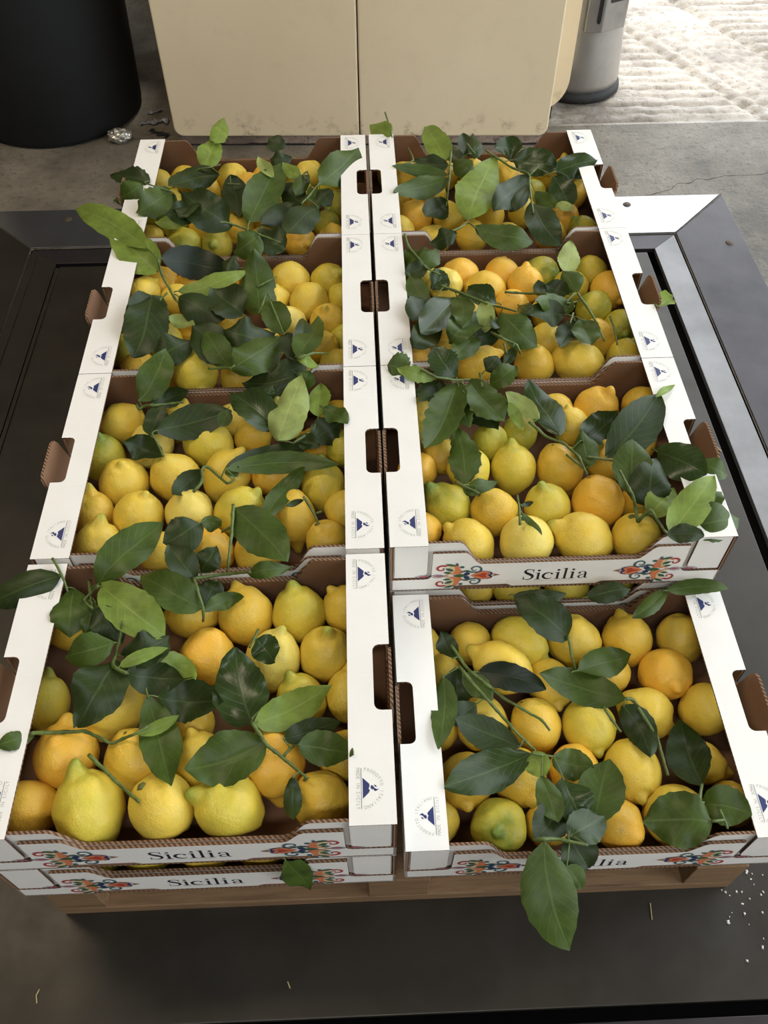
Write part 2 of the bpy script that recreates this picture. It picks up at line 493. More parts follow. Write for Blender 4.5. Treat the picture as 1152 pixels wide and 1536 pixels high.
# lemons: crate, centre (cm), radius, elongation, tip direction, rind, stem end seen, label; sprigs: crate, label, stems, leaves
LEMONS = [
('L4',(-36.86,4.29,12.6),2.77,1.15,(-0.93,-0.08,0.35),'O',1,'orange-yellow lemon with stem visible, leftmost in front row, front left crate'),
('L4',(-30.47,3.61,13.35),3.53,1.1,(-0.33,0.7,0.64),'B',0,'lime-yellow lemon with visible tip, second from left in front row, front left crate'),
('L4',(-23.11,3.36,14.26),3.27,1.0,(0.51,-0.33,-0.79),'Y',1,'yellow lemon with stem visible, third from left in front row, front left crate'),
('L4',(-16.66,3.23,14.05),3.14,1.1,(-0.82,0.19,0.53),'B',0,'lime-yellow lemon with visible tip, fourth from left in front row, front left crate'),
('L4',(-7.5,3.67,12.8),2.98,1.05,(0.5,-0.47,-0.73),'K',1,'golden lemon with stem visible, rightmost in front row, front left crate'),
('L4',(-33.85,9.42,13.12),3.29,1.05,(0.02,0.82,0.57),'O',0,'orange-yellow lemon with visible tip, leftmost in second row, front left crate'),
('L4',(-26.37,8.5,13.09),3.26,1.08,(0.27,-0.48,-0.84),'K',1,'golden lemon with stem visible, second from left in second row, front left crate'),
('L4',(-19.75,7.92,12.75),2.92,1.2,(-0.35,0.76,0.55),'Y',0,'yellow lemon with visible tip, third from left in second row, front left crate'),
('L4',(-12.62,7.62,13.08),3.26,1.05,(0.1,-0.76,-0.64),'O',1,'orange-yellow lemon with stem visible, fourth from left in second row, front left crate'),
('L4',(-5.42,8.52,12.42),2.6,1.08,(0.62,0.56,-0.55),'K',0,'golden lemon, rightmost in second row, front left crate'),
('L4',(-37.38,15.65,12.33),2.5,1.25,(0.07,0.86,0.51),'B',0,'lime-yellow lemon with visible tip, leftmost in third row, front left crate'),
('L4',(-29.76,14.68,13.1),3.27,1.1,(0.4,0.91,-0.03),'Y',0,'yellow lemon, second from left in third row, front left crate'),
('L4',(-21.71,12.89,12.32),2.5,1.08,(-0.79,0.5,-0.35),'K',0,'golden lemon, third from left in third row, front left crate'),
('L4',(-20.44,20.32,12.93),3.1,1.0,(-0.1,-0.61,-0.78),'O',1,'orange-yellow lemon with stem visible, fourth from left in third row, front left crate'),
('L4',(-13.05,19.61,12.92),3.1,1.15,(0.23,0.61,0.76),'P',0,'pale lemon with visible tip, fifth from left in third row, front left crate'),
('L4',(-9.92,14.94,12.54),2.71,1.08,(-0.4,0.54,0.74),'B',0,'lime-yellow lemon with visible tip, sixth from left in third row, front left crate'),
('L4',(-4.76,15.5,12.41),2.58,1.1,(0.04,0.9,0.44),'Y',0,'yellow lemon, rightmost in third row, front left crate'),
('L4',(-35.94,25.16,13.02),3.19,1.08,(0.56,0.31,-0.77),'K',0,'golden lemon, leftmost in back row, front left crate'),
('L4',(-22.71,26.03,12.58),2.76,1.08,(-0.98,0.12,-0.15),'K',0,'golden lemon, second from left in back row, front left crate'),
('L4',(-16.53,25.53,13.04),3.21,1.08,(-0.21,0.76,0.62),'K',0,'golden lemon with visible tip, third from left in back row, front left crate'),
('L4',(-10.33,25.49,12.96),3.14,1.08,(-0.18,0.59,0.79),'B',0,'lime-yellow lemon with visible tip, fourth from left in back row, front left crate'),
('L4',(-7.26,20.18,12.86),3.03,1.1,(0.06,0.29,0.96),'Y',0,'yellow lemon with visible tip, fifth from left in back row, front left crate'),
('L4',(-4.61,25.87,12.74),2.92,1.1,(-0.6,0.54,0.59),'Y',0,'yellow lemon with visible tip, rightmost in back row, front left crate'),
('R4',(4.37,4.64,2.99),2.5,1.08,(-0.03,0.96,-0.29),'Y',0,'yellow lemon, leftmost in front row, front right crate'),
('R4',(10.99,3.54,3.6),3.1,1.0,(-0.11,-0.46,0.88),'G',0,'green-tinged lemon with tip facing up, second from left in front row, front right crate'),
('R4',(16.51,3.88,2.99),2.5,1.08,(-0.19,-0.36,-0.91),'K',0,'golden lemon, third from left in front row, front right crate'),
('R4',(24.07,3.44,3.24),2.74,1.08,(-0.53,0.79,-0.31),'O',0,'orange-yellow lemon, fourth from left in front row, front right crate'),
('R4',(30.4,3.8,3.9),3.41,1.05,(-0.83,0.56,0.0),'Y',0,'yellow lemon with visible tip, fifth from left in front row, front right crate'),
('R4',(36.81,5.15,2.99),2.5,1.08,(0.16,0.84,-0.51),'K',0,'golden lemon, rightmost in front row, front right crate'),
('R4',(7.95,8.77,3.55),3.06,1.05,(-0.08,-0.98,0.16),'K',0,'golden lemon with visible tip, leftmost in second row, front right crate'),
('R4',(13.91,9.0,3.56),3.07,1.1,(0.32,-0.91,0.25),'K',0,'golden lemon with visible tip, second from left in second row, front right crate'),
('R4',(20.35,9.54,3.35),2.85,1.08,(0.34,0.93,-0.17),'O',0,'orange-yellow lemon, third from left in second row, front right crate'),
('R4',(26.73,9.13,3.72),3.23,1.15,(0.0,-0.95,0.31),'Y',0,'yellow lemon with visible tip, fourth from left in second row, front right crate'),
('R4',(34.89,9.96,2.99),2.5,1.2,(0.9,-0.37,-0.2),'K',0,'golden lemon, rightmost in second row, front right crate'),
('R4',(5.14,15.16,2.99),2.5,1.08,(-0.46,0.01,-0.89),'K',0,'golden lemon, leftmost in third row, front right crate'),
('R4',(10.42,15.51,3.61),3.11,1.08,(0.2,0.96,-0.2),'Y',0,'yellow lemon, second from left in third row, front right crate'),
('R4',(16.69,15.05,3.52),3.03,1.08,(0.49,-0.53,-0.69),'K',1,'golden lemon with stem visible, third from left in third row, front right crate'),
('R4',(22.88,14.59,3.6),3.1,1.1,(0.13,-0.99,0.11),'B',0,'lime-yellow lemon with visible tip, fourth from left in third row, front right crate'),
('R4',(29.85,16.03,3.57),3.06,1.08,(0.84,-0.4,-0.37),'Y',0,'yellow lemon, fifth from left in third row, front right crate'),
('R4',(37.1,16.29,3.56),3.07,1.05,(-0.43,0.3,-0.85),'Y',0,'yellow lemon, rightmost in third row, front right crate'),
('R4',(6.43,22.2,2.99),2.5,1.08,(-0.38,-0.36,-0.85),'Y',0,'yellow lemon, leftmost in fourth row, front right crate'),
('R4',(13.34,21.46,5.98),3.01,1.2,(-0.84,0.53,0.13),'Y',0,'yellow lemon, second from left in fourth row, front right crate'),
('R4',(19.26,20.34,3.38),2.89,1.1,(0.16,-0.98,0.12),'Y',0,'yellow lemon with visible tip, third from left in fourth row, front right crate'),
('R4',(26.53,21.47,3.17),2.67,1.08,(0.4,0.91,-0.08),'K',0,'golden lemon, fourth from left in fourth row, front right crate'),
('R4',(33.29,20.88,3.72),3.23,1.0,(0.19,-0.82,0.54),'O',0,'orange-yellow lemon with tip facing up, rightmost in fourth row, front right crate'),
('R4',(3.93,26.43,3.15),2.65,1.08,(-0.52,0.83,-0.22),'Y',0,'yellow lemon, leftmost in back row, front right crate'),
('R4',(10.25,26.43,3.16),2.66,1.08,(-0.35,0.84,-0.42),'Y',0,'yellow lemon, second from left in back row, front right crate'),
('R4',(16.28,25.94,3.65),3.16,1.2,(0.74,-0.68,0.0),'B',0,'lime-yellow lemon with visible tip, third from left in back row, front right crate'),
('R4',(23.07,25.86,3.74),3.24,1.05,(0.11,-0.41,-0.91),'Y',1,'yellow lemon with stem visible, fourth from left in back row, front right crate'),
('R4',(29.74,25.94,3.66),3.17,1.05,(-0.21,0.7,0.68),'K',0,'golden lemon with visible tip, fifth from left in back row, front right crate'),
('R4',(36.47,25.86,3.49),2.99,1.08,(0.23,-0.55,-0.81),'Y',0,'yellow lemon, rightmost in back row, front right crate'),
('L3',(-35.13,36.14,12.96),2.93,1.08,(0.25,0.43,0.87),'Y',0,'yellow lemon with visible tip, leftmost in front row, lower middle left crate'),
('L3',(-27.61,35.25,12.41),2.58,1.08,(-0.89,-0.13,-0.43),'Y',0,'yellow lemon, second from left in front row, lower middle left crate'),
('L3',(-21.62,35.08,12.74),2.91,1.08,(-0.89,0.43,-0.12),'O',0,'orange-yellow lemon, third from left in front row, lower middle left crate'),
('L3',(-15.5,34.58,12.81),2.99,1.08,(-0.55,-0.3,-0.77),'K',0,'golden lemon, fourth from left in front row, lower middle left crate'),
('L3',(-7.2,36.02,12.52),2.69,1.05,(0.39,-0.31,-0.87),'K',1,'golden lemon with stem visible, rightmost in front row, lower middle left crate'),
('L3',(-36.54,41.23,12.49),2.67,1.2,(-0.04,0.54,0.84),'K',0,'golden lemon with visible tip, leftmost in second row, lower middle left crate'),
('L3',(-30.78,40.46,13.0),3.17,1.05,(0.37,0.34,0.86),'Y',0,'yellow lemon with visible tip, second from left in second row, lower middle left crate'),
('L3',(-24.43,40.83,12.92),3.1,1.0,(0.02,-0.35,-0.94),'P',1,'pale lemon with stem visible, third from left in second row, lower middle left crate'),
('L3',(-18.24,40.8,12.92),3.1,1.15,(0.72,0.31,0.62),'B',0,'lime-yellow lemon with visible tip, fourth from left in second row, lower middle left crate'),
('L3',(-11.28,39.77,12.66),2.83,1.25,(0.06,-0.84,-0.54),'K',0,'golden lemon with visible tip, fifth from left in second row, lower middle left crate'),
('L3',(-4.94,40.36,13.24),2.52,1.08,(-0.72,0.57,-0.38),'Y',0,'yellow lemon, rightmost in second row, lower middle left crate'),
('L3',(-33.34,46.01,13.09),3.27,1.02,(0.15,0.1,0.98),'Y',0,'yellow lemon with visible tip, leftmost in third row, lower middle left crate'),
('L3',(-26.9,46.68,13.02),3.2,1.05,(0.42,-0.12,-0.9),'Y',1,'yellow lemon with stem visible, second from left in third row, lower middle left crate'),
('L3',(-20.19,46.82,12.94),3.12,1.15,(0.47,0.58,0.67),'Y',0,'yellow lemon with visible tip, third from left in third row, lower middle left crate'),
('L3',(-14.44,46.96,12.51),2.68,1.08,(-0.62,0.72,-0.29),'O',0,'orange-yellow lemon, fourth from left in third row, lower middle left crate'),
('L3',(-7.63,44.7,12.74),2.91,1.1,(0.04,0.7,0.71),'B',0,'lime-yellow lemon with visible tip, rightmost in third row, lower middle left crate'),
('L3',(-36.92,50.71,12.73),2.91,1.15,(0.03,0.29,0.96),'G',0,'green-tinged lemon with visible tip, leftmost in fourth row, lower middle left crate'),
('L3',(-30.67,52.82,12.77),2.94,1.1,(0.16,0.98,-0.1),'P',0,'pale lemon, second from left in fourth row, lower middle left crate'),
('L3',(-23.09,52.38,13.04),3.21,1.08,(-0.81,0.58,-0.01),'B',0,'lime-yellow lemon, third from left in fourth row, lower middle left crate'),
('L3',(-17.23,53.73,12.82),2.52,1.08,(-0.63,-0.08,-0.78),'K',0,'golden lemon, fourth from left in fourth row, lower middle left crate'),
('L3',(-8.52,52.35,12.32),2.5,1.08,(-0.81,0.58,0.11),'O',0,'orange-yellow lemon, fifth from left in fourth row, lower middle left crate'),
('L3',(-4.64,50.1,14.05),2.58,1.08,(0.62,0.75,-0.24),'G',0,'green-tinged lemon, rightmost in fourth row, lower middle left crate'),
('L3',(-35.45,56.97,12.75),2.92,1.05,(-0.88,-0.19,-0.43),'Y',1,'yellow lemon with stem visible, leftmost in back row, lower middle left crate'),
('L3',(-27.64,57.33,12.41),2.59,1.1,(0.4,0.56,0.72),'Y',0,'yellow lemon with visible tip, second from left in back row, lower middle left crate'),
('L3',(-20.22,57.39,12.32),2.5,1.08,(-0.83,0.32,-0.45),'P',0,'pale lemon, third from left in back row, lower middle left crate'),
('L3',(-13.03,57.23,12.51),2.69,1.1,(-0.36,0.17,0.92),'P',0,'pale lemon with visible tip, fourth from left in back row, lower middle left crate'),
('L3',(-5.76,57.4,12.33),2.5,1.08,(0.7,0.31,-0.64),'K',0,'golden lemon, rightmost in back row, lower middle left crate'),
('R3',(4.34,36.79,13.11),2.5,1.08,(0.86,0.47,-0.19),'O',0,'orange-yellow lemon, leftmost in front row, lower middle right crate'),
('R3',(10.13,34.85,12.83),3.01,1.08,(-0.79,0.34,0.5),'Y',0,'yellow lemon with visible tip, second from left in front row, lower middle right crate'),
('R3',(17.14,34.58,13.16),3.33,0.98,(0.21,-0.42,-0.88),'P',1,'pale lemon with stem visible, third from left in front row, lower middle right crate'),
('R3',(24.07,34.65,13.17),3.34,1.08,(-0.85,0.23,0.48),'Y',0,'yellow lemon with visible tip, fourth from left in front row, lower middle right crate'),
('R3',(30.72,34.77,12.93),3.1,1.0,(0.27,-0.44,-0.86),'Y',1,'yellow lemon with stem visible, rightmost in front row, lower middle right crate'),
('R3',(7.93,40.57,12.85),3.02,1.1,(-0.65,0.27,0.71),'G',0,'green-tinged lemon with visible tip, leftmost in second row, lower middle right crate'),
('R3',(13.8,39.57,12.83),3.01,1.05,(0.6,-0.28,-0.75),'K',1,'golden lemon with stem visible, second from left in second row, lower middle right crate'),
('R3',(20.58,39.84,12.85),3.02,1.08,(-0.23,0.33,0.91),'B',0,'lime-yellow lemon with visible tip, third from left in second row, lower middle right crate'),
('R3',(27.03,40.38,13.2),3.37,1.0,(0.38,-0.49,-0.78),'O',1,'orange-yellow lemon with stem visible, fourth from left in second row, lower middle right crate'),
('R3',(32.52,40.64,12.32),2.5,1.08,(-0.58,0.05,-0.81),'K',0,'golden lemon, rightmost in second row, lower middle right crate'),
('R3',(4.46,45.61,14.29),2.5,1.08,(0.66,0.36,-0.66),'O',0,'orange-yellow lemon, leftmost in third row, lower middle right crate'),
('R3',(11.0,45.4,14.49),2.79,1.08,(0.52,-0.19,-0.83),'B',0,'lime-yellow lemon, second from left in third row, lower middle right crate'),
('R3',(17.17,46.6,12.78),2.96,1.12,(-0.04,0.61,0.79),'B',0,'lime-yellow lemon with visible tip, third from left in third row, lower middle right crate'),
('R3',(23.36,46.39,12.87),3.05,1.08,(0.36,-0.54,-0.76),'K',1,'golden lemon with stem visible, fourth from left in third row, lower middle right crate'),
('R3',(29.65,47.56,12.45),2.63,1.1,(-0.18,0.35,0.92),'K',0,'golden lemon with visible tip, rightmost in third row, lower middle right crate'),
('R3',(5.11,52.75,12.33),2.5,1.08,(0.5,-0.31,-0.81),'B',0,'lime-yellow lemon, leftmost in fourth row, lower middle right crate'),
('R3',(7.67,48.96,13.35),2.5,1.08,(-0.23,0.97,0.09),'K',0,'golden lemon, second from left in fourth row, lower middle right crate'),
('R3',(14.54,51.14,13.08),2.5,1.1,(0.02,-0.22,-0.98),'G',0,'green-tinged lemon, third from left in fourth row, lower middle right crate'),
('R3',(18.76,53.12,12.32),2.5,1.08,(0.66,0.73,0.15),'G',0,'green-tinged lemon, fourth from left in fourth row, lower middle right crate'),
('R3',(25.76,53.09,13.63),2.5,1.08,(-0.18,0.59,0.78),'Y',0,'yellow lemon with visible tip, fifth from left in fourth row, lower middle right crate'),
('R3',(34.69,51.47,12.42),2.59,1.08,(-0.2,0.97,0.11),'K',0,'golden lemon, rightmost in fourth row, lower middle right crate'),
('R3',(4.91,57.44,12.32),2.5,1.08,(0.48,0.87,0.14),'Y',0,'yellow lemon, leftmost in back row, lower middle right crate'),
('R3',(24.5,57.46,12.32),2.5,1.08,(-0.5,0.76,-0.42),'K',0,'golden lemon, second from left in back row, lower middle right crate'),
('R3',(29.95,56.81,12.99),3.16,1.05,(0.43,0.02,0.9),'O',0,'orange-yellow lemon with visible tip, third from left in back row, lower middle right crate'),
('R3',(36.58,56.99,12.81),2.98,1.08,(0.38,-0.21,-0.9),'K',0,'golden lemon, rightmost in back row, lower middle right crate'),
('L2',(-34.66,68.53,12.33),2.5,1.08,(-0.84,0.51,-0.2),'K',0,'golden lemon, leftmost in front row, upper middle left crate'),
('L2',(-30.74,65.88,12.33),2.5,1.08,(0.4,0.21,-0.89),'O',0,'orange-yellow lemon, second from left in front row, upper middle left crate'),
('L2',(-25.84,64.91,14.51),3.26,1.0,(0.29,-0.92,-0.26),'B',0,'lime-yellow lemon with visible tip, third from left in front row, upper middle left crate'),
('L2',(-20.03,65.66,12.5),2.67,1.08,(0.07,0.17,-0.98),'K',0,'golden lemon, fourth from left in front row, upper middle left crate'),
('L2',(-10.45,65.73,12.33),2.5,1.08,(0.6,0.68,-0.42),'G',0,'green-tinged lemon, fifth from left in front row, upper middle left crate'),
('L2',(-5.79,65.94,13.9),2.5,1.08,(-0.13,0.96,0.23),'Y',0,'yellow lemon, rightmost in front row, upper middle left crate'),
('L2',(-37.38,72.41,12.33),2.5,1.1,(0.01,0.06,-1.0),'G',0,'green-tinged lemon, leftmost in second row, upper middle left crate'),
('L2',(-31.61,73.97,12.6),2.78,1.0,(0.32,0.95,-0.02),'B',0,'lime-yellow lemon, second from left in second row, upper middle left crate'),
('L2',(-21.24,71.63,12.33),2.5,1.08,(0.71,0.69,-0.15),'O',0,'orange-yellow lemon, third from left in second row, upper middle left crate'),
('L2',(-16.34,72.54,12.39),2.56,1.08,(0.24,-0.08,-0.97),'K',0,'golden lemon, fourth from left in second row, upper middle left crate'),
('L2',(-7.97,70.14,13.97),2.5,1.08,(-0.64,0.22,-0.74),'K',0,'golden lemon, fifth from left in second row, upper middle left crate'),
('L2',(-4.52,73.06,12.4),2.58,1.08,(0.28,0.1,-0.95),'G',0,'green-tinged lemon, rightmost in second row, upper middle left crate'),
('L2',(-37.38,78.86,12.33),2.5,1.08,(0.68,0.58,-0.45),'G',0,'green-tinged lemon, leftmost in third row, upper middle left crate'),
('L2',(-27.93,77.36,12.33),2.5,1.08,(-0.95,0.31,0.06),'O',0,'orange-yellow lemon, second from left in third row, upper middle left crate'),
('L2',(-22.66,78.56,12.57),2.64,1.08,(-0.84,0.28,-0.46),'K',0,'golden lemon, third from left in third row, upper middle left crate'),
('L2',(-13.0,77.52,12.45),2.63,1.08,(0.22,0.25,-0.94),'P',0,'pale lemon, fourth from left in third row, upper middle left crate'),
('L2',(-7.15,77.45,12.66),2.83,1.05,(-0.18,-0.19,0.96),'K',0,'golden lemon with tip facing up, rightmost in third row, upper middle left crate'),
('L2',(-35.47,82.89,14.75),2.5,1.08,(0.51,0.85,0.14),'Y',0,'yellow lemon, leftmost in fourth row, upper middle left crate'),
('L2',(-31.01,82.97,12.98),2.5,1.08,(-0.59,-0.23,-0.78),'Y',0,'yellow lemon, second from left in fourth row, upper middle left crate'),
('L2',(-24.57,83.12,13.64),2.71,1.08,(0.05,0.97,0.24),'K',0,'golden lemon, third from left in fourth row, upper middle left crate'),
('L2',(-15.84,82.44,13.26),2.5,1.05,(-0.96,-0.22,0.2),'Y',1,'yellow lemon with stem visible, fourth from left in fourth row, upper middle left crate'),
('L2',(-10.13,82.18,12.9),3.01,1.08,(0.32,0.95,0.04),'Y',0,'yellow lemon, fifth from left in fourth row, upper middle left crate'),
('L2',(-4.58,82.96,12.42),2.59,1.08,(0.55,-0.16,-0.82),'B',0,'lime-yellow lemon, rightmost in fourth row, upper middle left crate'),
('L2',(-33.75,87.38,12.8),2.98,1.08,(-0.83,0.36,-0.43),'O',0,'orange-yellow lemon, leftmost in back row, upper middle left crate'),
('L2',(-28.33,87.59,12.59),2.76,1.08,(0.77,0.4,-0.5),'O',0,'orange-yellow lemon, second from left in back row, upper middle left crate'),
('L2',(-23.34,87.8,12.4),2.57,1.08,(0.23,0.97,-0.01),'K',0,'golden lemon, third from left in back row, upper middle left crate'),
('L2',(-18.56,87.86,12.33),2.5,1.08,(0.69,0.11,-0.72),'K',0,'golden lemon, fourth from left in back row, upper middle left crate'),
('L2',(-13.24,87.16,13.02),3.19,1.08,(-0.73,0.67,-0.14),'Y',0,'yellow lemon, fifth from left in back row, upper middle left crate'),
('L2',(-7.13,87.48,12.7),2.88,1.05,(0.58,-0.28,0.76),'B',0,'lime-yellow lemon with visible tip, rightmost in back row, upper middle left crate'),
('R2',(5.59,67.34,13.85),2.5,1.08,(0.52,-0.21,-0.83),'O',0,'orange-yellow lemon, leftmost in front row, upper middle right crate'),
('R2',(9.66,69.21,12.33),2.5,1.08,(-0.31,0.16,-0.94),'K',0,'golden lemon, second from left in front row, upper middle right crate'),
('R2',(14.37,66.85,12.82),3.0,1.2,(0.87,0.24,0.43),'K',0,'golden lemon, third from left in front row, upper middle right crate'),
('R2',(22.77,66.37,12.82),2.99,1.05,(0.07,-0.22,-0.97),'K',1,'golden lemon with stem visible, fourth from left in front row, upper middle right crate'),
('R2',(29.19,66.07,13.11),3.29,1.15,(0.87,-0.48,-0.05),'Y',0,'yellow lemon with visible tip, fifth from left in front row, upper middle right crate'),
('R2',(36.29,67.69,12.55),2.72,1.08,(0.43,0.31,0.85),'B',0,'lime-yellow lemon with visible tip, rightmost in front row, upper middle right crate'),
('R2',(9.89,73.94,12.33),2.5,1.08,(-0.83,0.22,-0.52),'K',0,'golden lemon, leftmost in second row, upper middle right crate'),
('R2',(19.77,72.24,12.4),2.58,1.08,(0.93,0.36,-0.08),'K',0,'golden lemon, second from left in second row, upper middle right crate'),
('R2',(25.52,71.89,12.5),2.67,1.08,(0.53,-0.85,-0.03),'Y',0,'yellow lemon with visible tip, third from left in second row, upper middle right crate'),
('R2',(33.01,71.62,12.93),2.68,1.1,(0.39,-0.36,-0.84),'K',0,'golden lemon, fourth from left in second row, upper middle right crate'),
('R2',(37.17,74.57,12.54),2.72,1.0,(0.07,-0.96,0.27),'G',0,'green-tinged lemon with tip facing up, rightmost in second row, upper middle right crate'),
('R2',(8.05,79.35,12.33),2.5,1.08,(0.89,0.36,-0.26),'B',0,'lime-yellow lemon, leftmost in third row, upper middle right crate'),
('R2',(14.4,78.42,12.48),2.65,1.08,(0.89,0.45,0.06),'K',0,'golden lemon, second from left in third row, upper middle right crate'),
('R2',(20.98,78.87,13.83),2.5,1.08,(0.89,0.41,-0.2),'O',0,'orange-yellow lemon, third from left in third row, upper middle right crate'),
('R2',(26.59,78.58,12.33),2.5,1.08,(-0.18,-0.04,-0.98),'B',0,'lime-yellow lemon, fourth from left in third row, upper middle right crate'),
('R2',(33.56,78.03,13.48),2.67,1.08,(0.7,0.65,0.29),'G',0,'green-tinged lemon, rightmost in third row, upper middle right crate'),
('R2',(11.06,82.94,14.74),2.74,1.05,(-0.47,0.46,-0.76),'P',0,'pale lemon, leftmost in fourth row, upper middle right crate'),
('R2',(17.4,82.71,13.77),3.04,1.08,(0.94,0.22,-0.25),'K',0,'golden lemon, second from left in fourth row, upper middle right crate'),
('R2',(23.74,83.1,14.35),2.85,1.0,(0.08,0.81,0.58),'O',1,'orange-yellow lemon with stem visible, third from left in fourth row, upper middle right crate'),
('R2',(30.89,83.53,13.23),2.84,1.08,(0.84,0.45,-0.31),'B',0,'lime-yellow lemon, fourth from left in fourth row, upper middle right crate'),
('R2',(36.86,82.3,13.46),3.04,1.0,(0.37,-0.93,-0.01),'O',0,'orange-yellow lemon with visible tip, rightmost in fourth row, upper middle right crate'),
('R2',(7.93,87.91,12.33),2.5,1.08,(0.77,0.17,-0.61),'B',0,'lime-yellow lemon, leftmost in back row, upper middle right crate'),
('R2',(13.98,87.3,12.93),3.11,1.0,(0.32,-0.94,0.06),'O',0,'orange-yellow lemon with tip facing up, second from left in back row, upper middle right crate'),
('R2',(20.59,87.41,12.83),3.01,1.0,(0.25,0.92,0.29),'O',1,'orange-yellow lemon with stem visible, third from left in back row, upper middle right crate'),
('R2',(26.95,87.41,12.85),3.02,1.0,(0.5,-0.67,0.55),'G',0,'green-tinged lemon with tip facing up, fourth from left in back row, upper middle right crate'),
('R2',(34.92,87.5,12.72),2.9,1.08,(0.26,0.16,-0.95),'B',0,'lime-yellow lemon, rightmost in back row, upper middle right crate'),
('L1',(-37.38,100.49,12.33),2.5,1.08,(-0.68,0.27,-0.68),'Y',0,'yellow lemon, leftmost in front row, back left crate'),
('L1',(-31.13,98.23,12.71),2.88,1.0,(-0.03,-1.0,0.09),'G',0,'green-tinged lemon with tip facing up, second from left in front row, back left crate'),
('L1',(-25.7,98.0,12.58),2.66,1.0,(-0.09,-0.79,0.6),'B',0,'lime-yellow lemon with tip facing up, third from left in front row, back left crate'),
('L1',(-18.21,99.07,12.33),2.5,1.08,(0.82,0.53,-0.22),'P',0,'pale lemon, fourth from left in front row, back left crate'),
('L1',(-11.82,98.06,12.6),2.77,1.0,(0.48,-0.77,0.42),'O',0,'orange-yellow lemon with tip facing up, fifth from left in front row, back left crate'),
('L1',(-6.33,99.01,12.36),2.5,1.08,(-0.14,0.84,0.52),'K',0,'golden lemon, rightmost in front row, back left crate'),
('L1',(-37.39,106.44,12.33),2.5,1.08,(0.68,0.16,-0.72),'G',0,'green-tinged lemon, leftmost in second row, back left crate'),
('L1',(-33.39,103.91,12.47),2.5,1.08,(-0.52,-0.2,-0.83),'G',0,'green-tinged lemon, second from left in second row, back left crate'),
('L1',(-28.3,102.56,12.42),2.59,1.08,(-0.61,0.73,0.3),'K',0,'golden lemon, third from left in second row, back left crate'),
('L1',(-22.21,101.19,13.76),2.5,1.08,(0.28,0.92,0.26),'K',0,'golden lemon, fourth from left in second row, back left crate'),
('L1',(-19.69,104.9,12.32),2.5,1.08,(-0.9,0.24,-0.36),'K',0,'golden lemon, fifth from left in second row, back left crate'),
('L1',(-15.01,104.18,12.33),2.5,1.08,(-0.13,-0.15,-0.98),'B',0,'lime-yellow lemon, sixth from left in second row, back left crate'),
('L1',(-7.53,103.59,12.33),2.5,1.0,(0.59,-0.77,0.25),'G',0,'green-tinged lemon with tip facing up, rightmost in second row, back left crate'),
('L1',(-35.14,110.94,12.33),2.5,1.08,(0.22,0.9,0.38),'B',0,'lime-yellow lemon, leftmost in third row, back left crate'),
('L1',(-29.14,109.57,12.38),2.55,1.08,(-0.7,0.62,0.36),'K',0,'golden lemon, second from left in third row, back left crate'),
('L1',(-22.94,109.31,12.8),2.5,1.08,(0.5,0.49,-0.72),'O',0,'orange-yellow lemon, third from left in third row, back left crate'),
('L1',(-16.92,110.48,12.39),2.57,1.08,(0.63,0.76,0.13),'K',0,'golden lemon, fourth from left in third row, back left crate'),
('L1',(-11.13,110.06,13.16),2.5,1.08,(0.08,0.91,0.41),'B',0,'lime-yellow lemon, fifth from left in third row, back left crate'),
('L1',(-5.37,109.08,12.62),2.56,1.08,(-0.69,-0.72,0.0),'G',0,'green-tinged lemon with visible tip, rightmost in third row, back left crate'),
('L1',(-37.38,115.8,13.41),2.5,1.08,(-0.23,0.88,0.42),'Y',0,'yellow lemon, leftmost in fourth row, back left crate'),
('L1',(-29.09,115.19,12.61),2.62,1.08,(0.65,0.33,-0.68),'K',0,'golden lemon, second from left in fourth row, back left crate'),
('L1',(-21.28,113.83,13.32),2.61,1.08,(-0.54,0.16,-0.82),'O',0,'orange-yellow lemon, third from left in fourth row, back left crate'),
('L1',(-13.65,113.84,14.48),2.5,1.08,(-0.03,-0.15,-0.99),'Y',0,'yellow lemon, fourth from left in fourth row, back left crate'),
('L1',(-6.61,113.68,13.15),2.5,1.08,(-0.05,0.34,-0.94),'G',0,'green-tinged lemon, rightmost in fourth row, back left crate'),
('L1',(-33.17,118.1,12.5),2.68,1.08,(-0.78,0.03,-0.62),'Y',0,'yellow lemon, leftmost in back row, back left crate'),
('L1',(-24.57,117.86,12.75),2.93,1.0,(0.69,-0.57,0.44),'Y',0,'yellow lemon with tip facing up, second from left in back row, back left crate'),
('L1',(-18.61,118.22,12.39),2.56,1.08,(-0.42,0.22,-0.88),'O',0,'orange-yellow lemon, third from left in back row, back left crate'),
('L1',(-10.96,117.85,12.75),2.93,1.08,(-0.54,-0.04,-0.84),'Y',0,'yellow lemon, fourth from left in back row, back left crate'),
('L1',(-5.68,118.24,12.33),2.5,1.08,(0.6,0.62,-0.5),'K',0,'golden lemon, rightmost in back row, back left crate'),
('R1',(4.87,100.09,13.27),2.5,1.08,(-0.66,0.75,-0.05),'Y',0,'yellow lemon, leftmost in front row, back right crate'),
('R1',(10.48,98.46,12.33),2.5,1.08,(-0.93,0.1,0.36),'Y',0,'yellow lemon with visible tip, second from left in front row, back right crate'),
('R1',(17.0,98.52,12.62),2.79,1.0,(0.07,0.84,0.54),'K',1,'golden lemon with stem visible, third from left in front row, back right crate'),
('R1',(22.82,98.07,12.5),2.67,1.08,(0.71,0.64,-0.28),'Y',0,'yellow lemon, fourth from left in front row, back right crate'),
('R1',(30.17,98.89,12.51),2.69,1.08,(0.43,0.06,-0.9),'O',0,'orange-yellow lemon, rightmost in front row, back right crate'),
('R1',(7.73,104.39,12.8),2.97,1.0,(-0.93,0.16,0.33),'O',0,'orange-yellow lemon with visible tip, leftmost in second row, back right crate'),
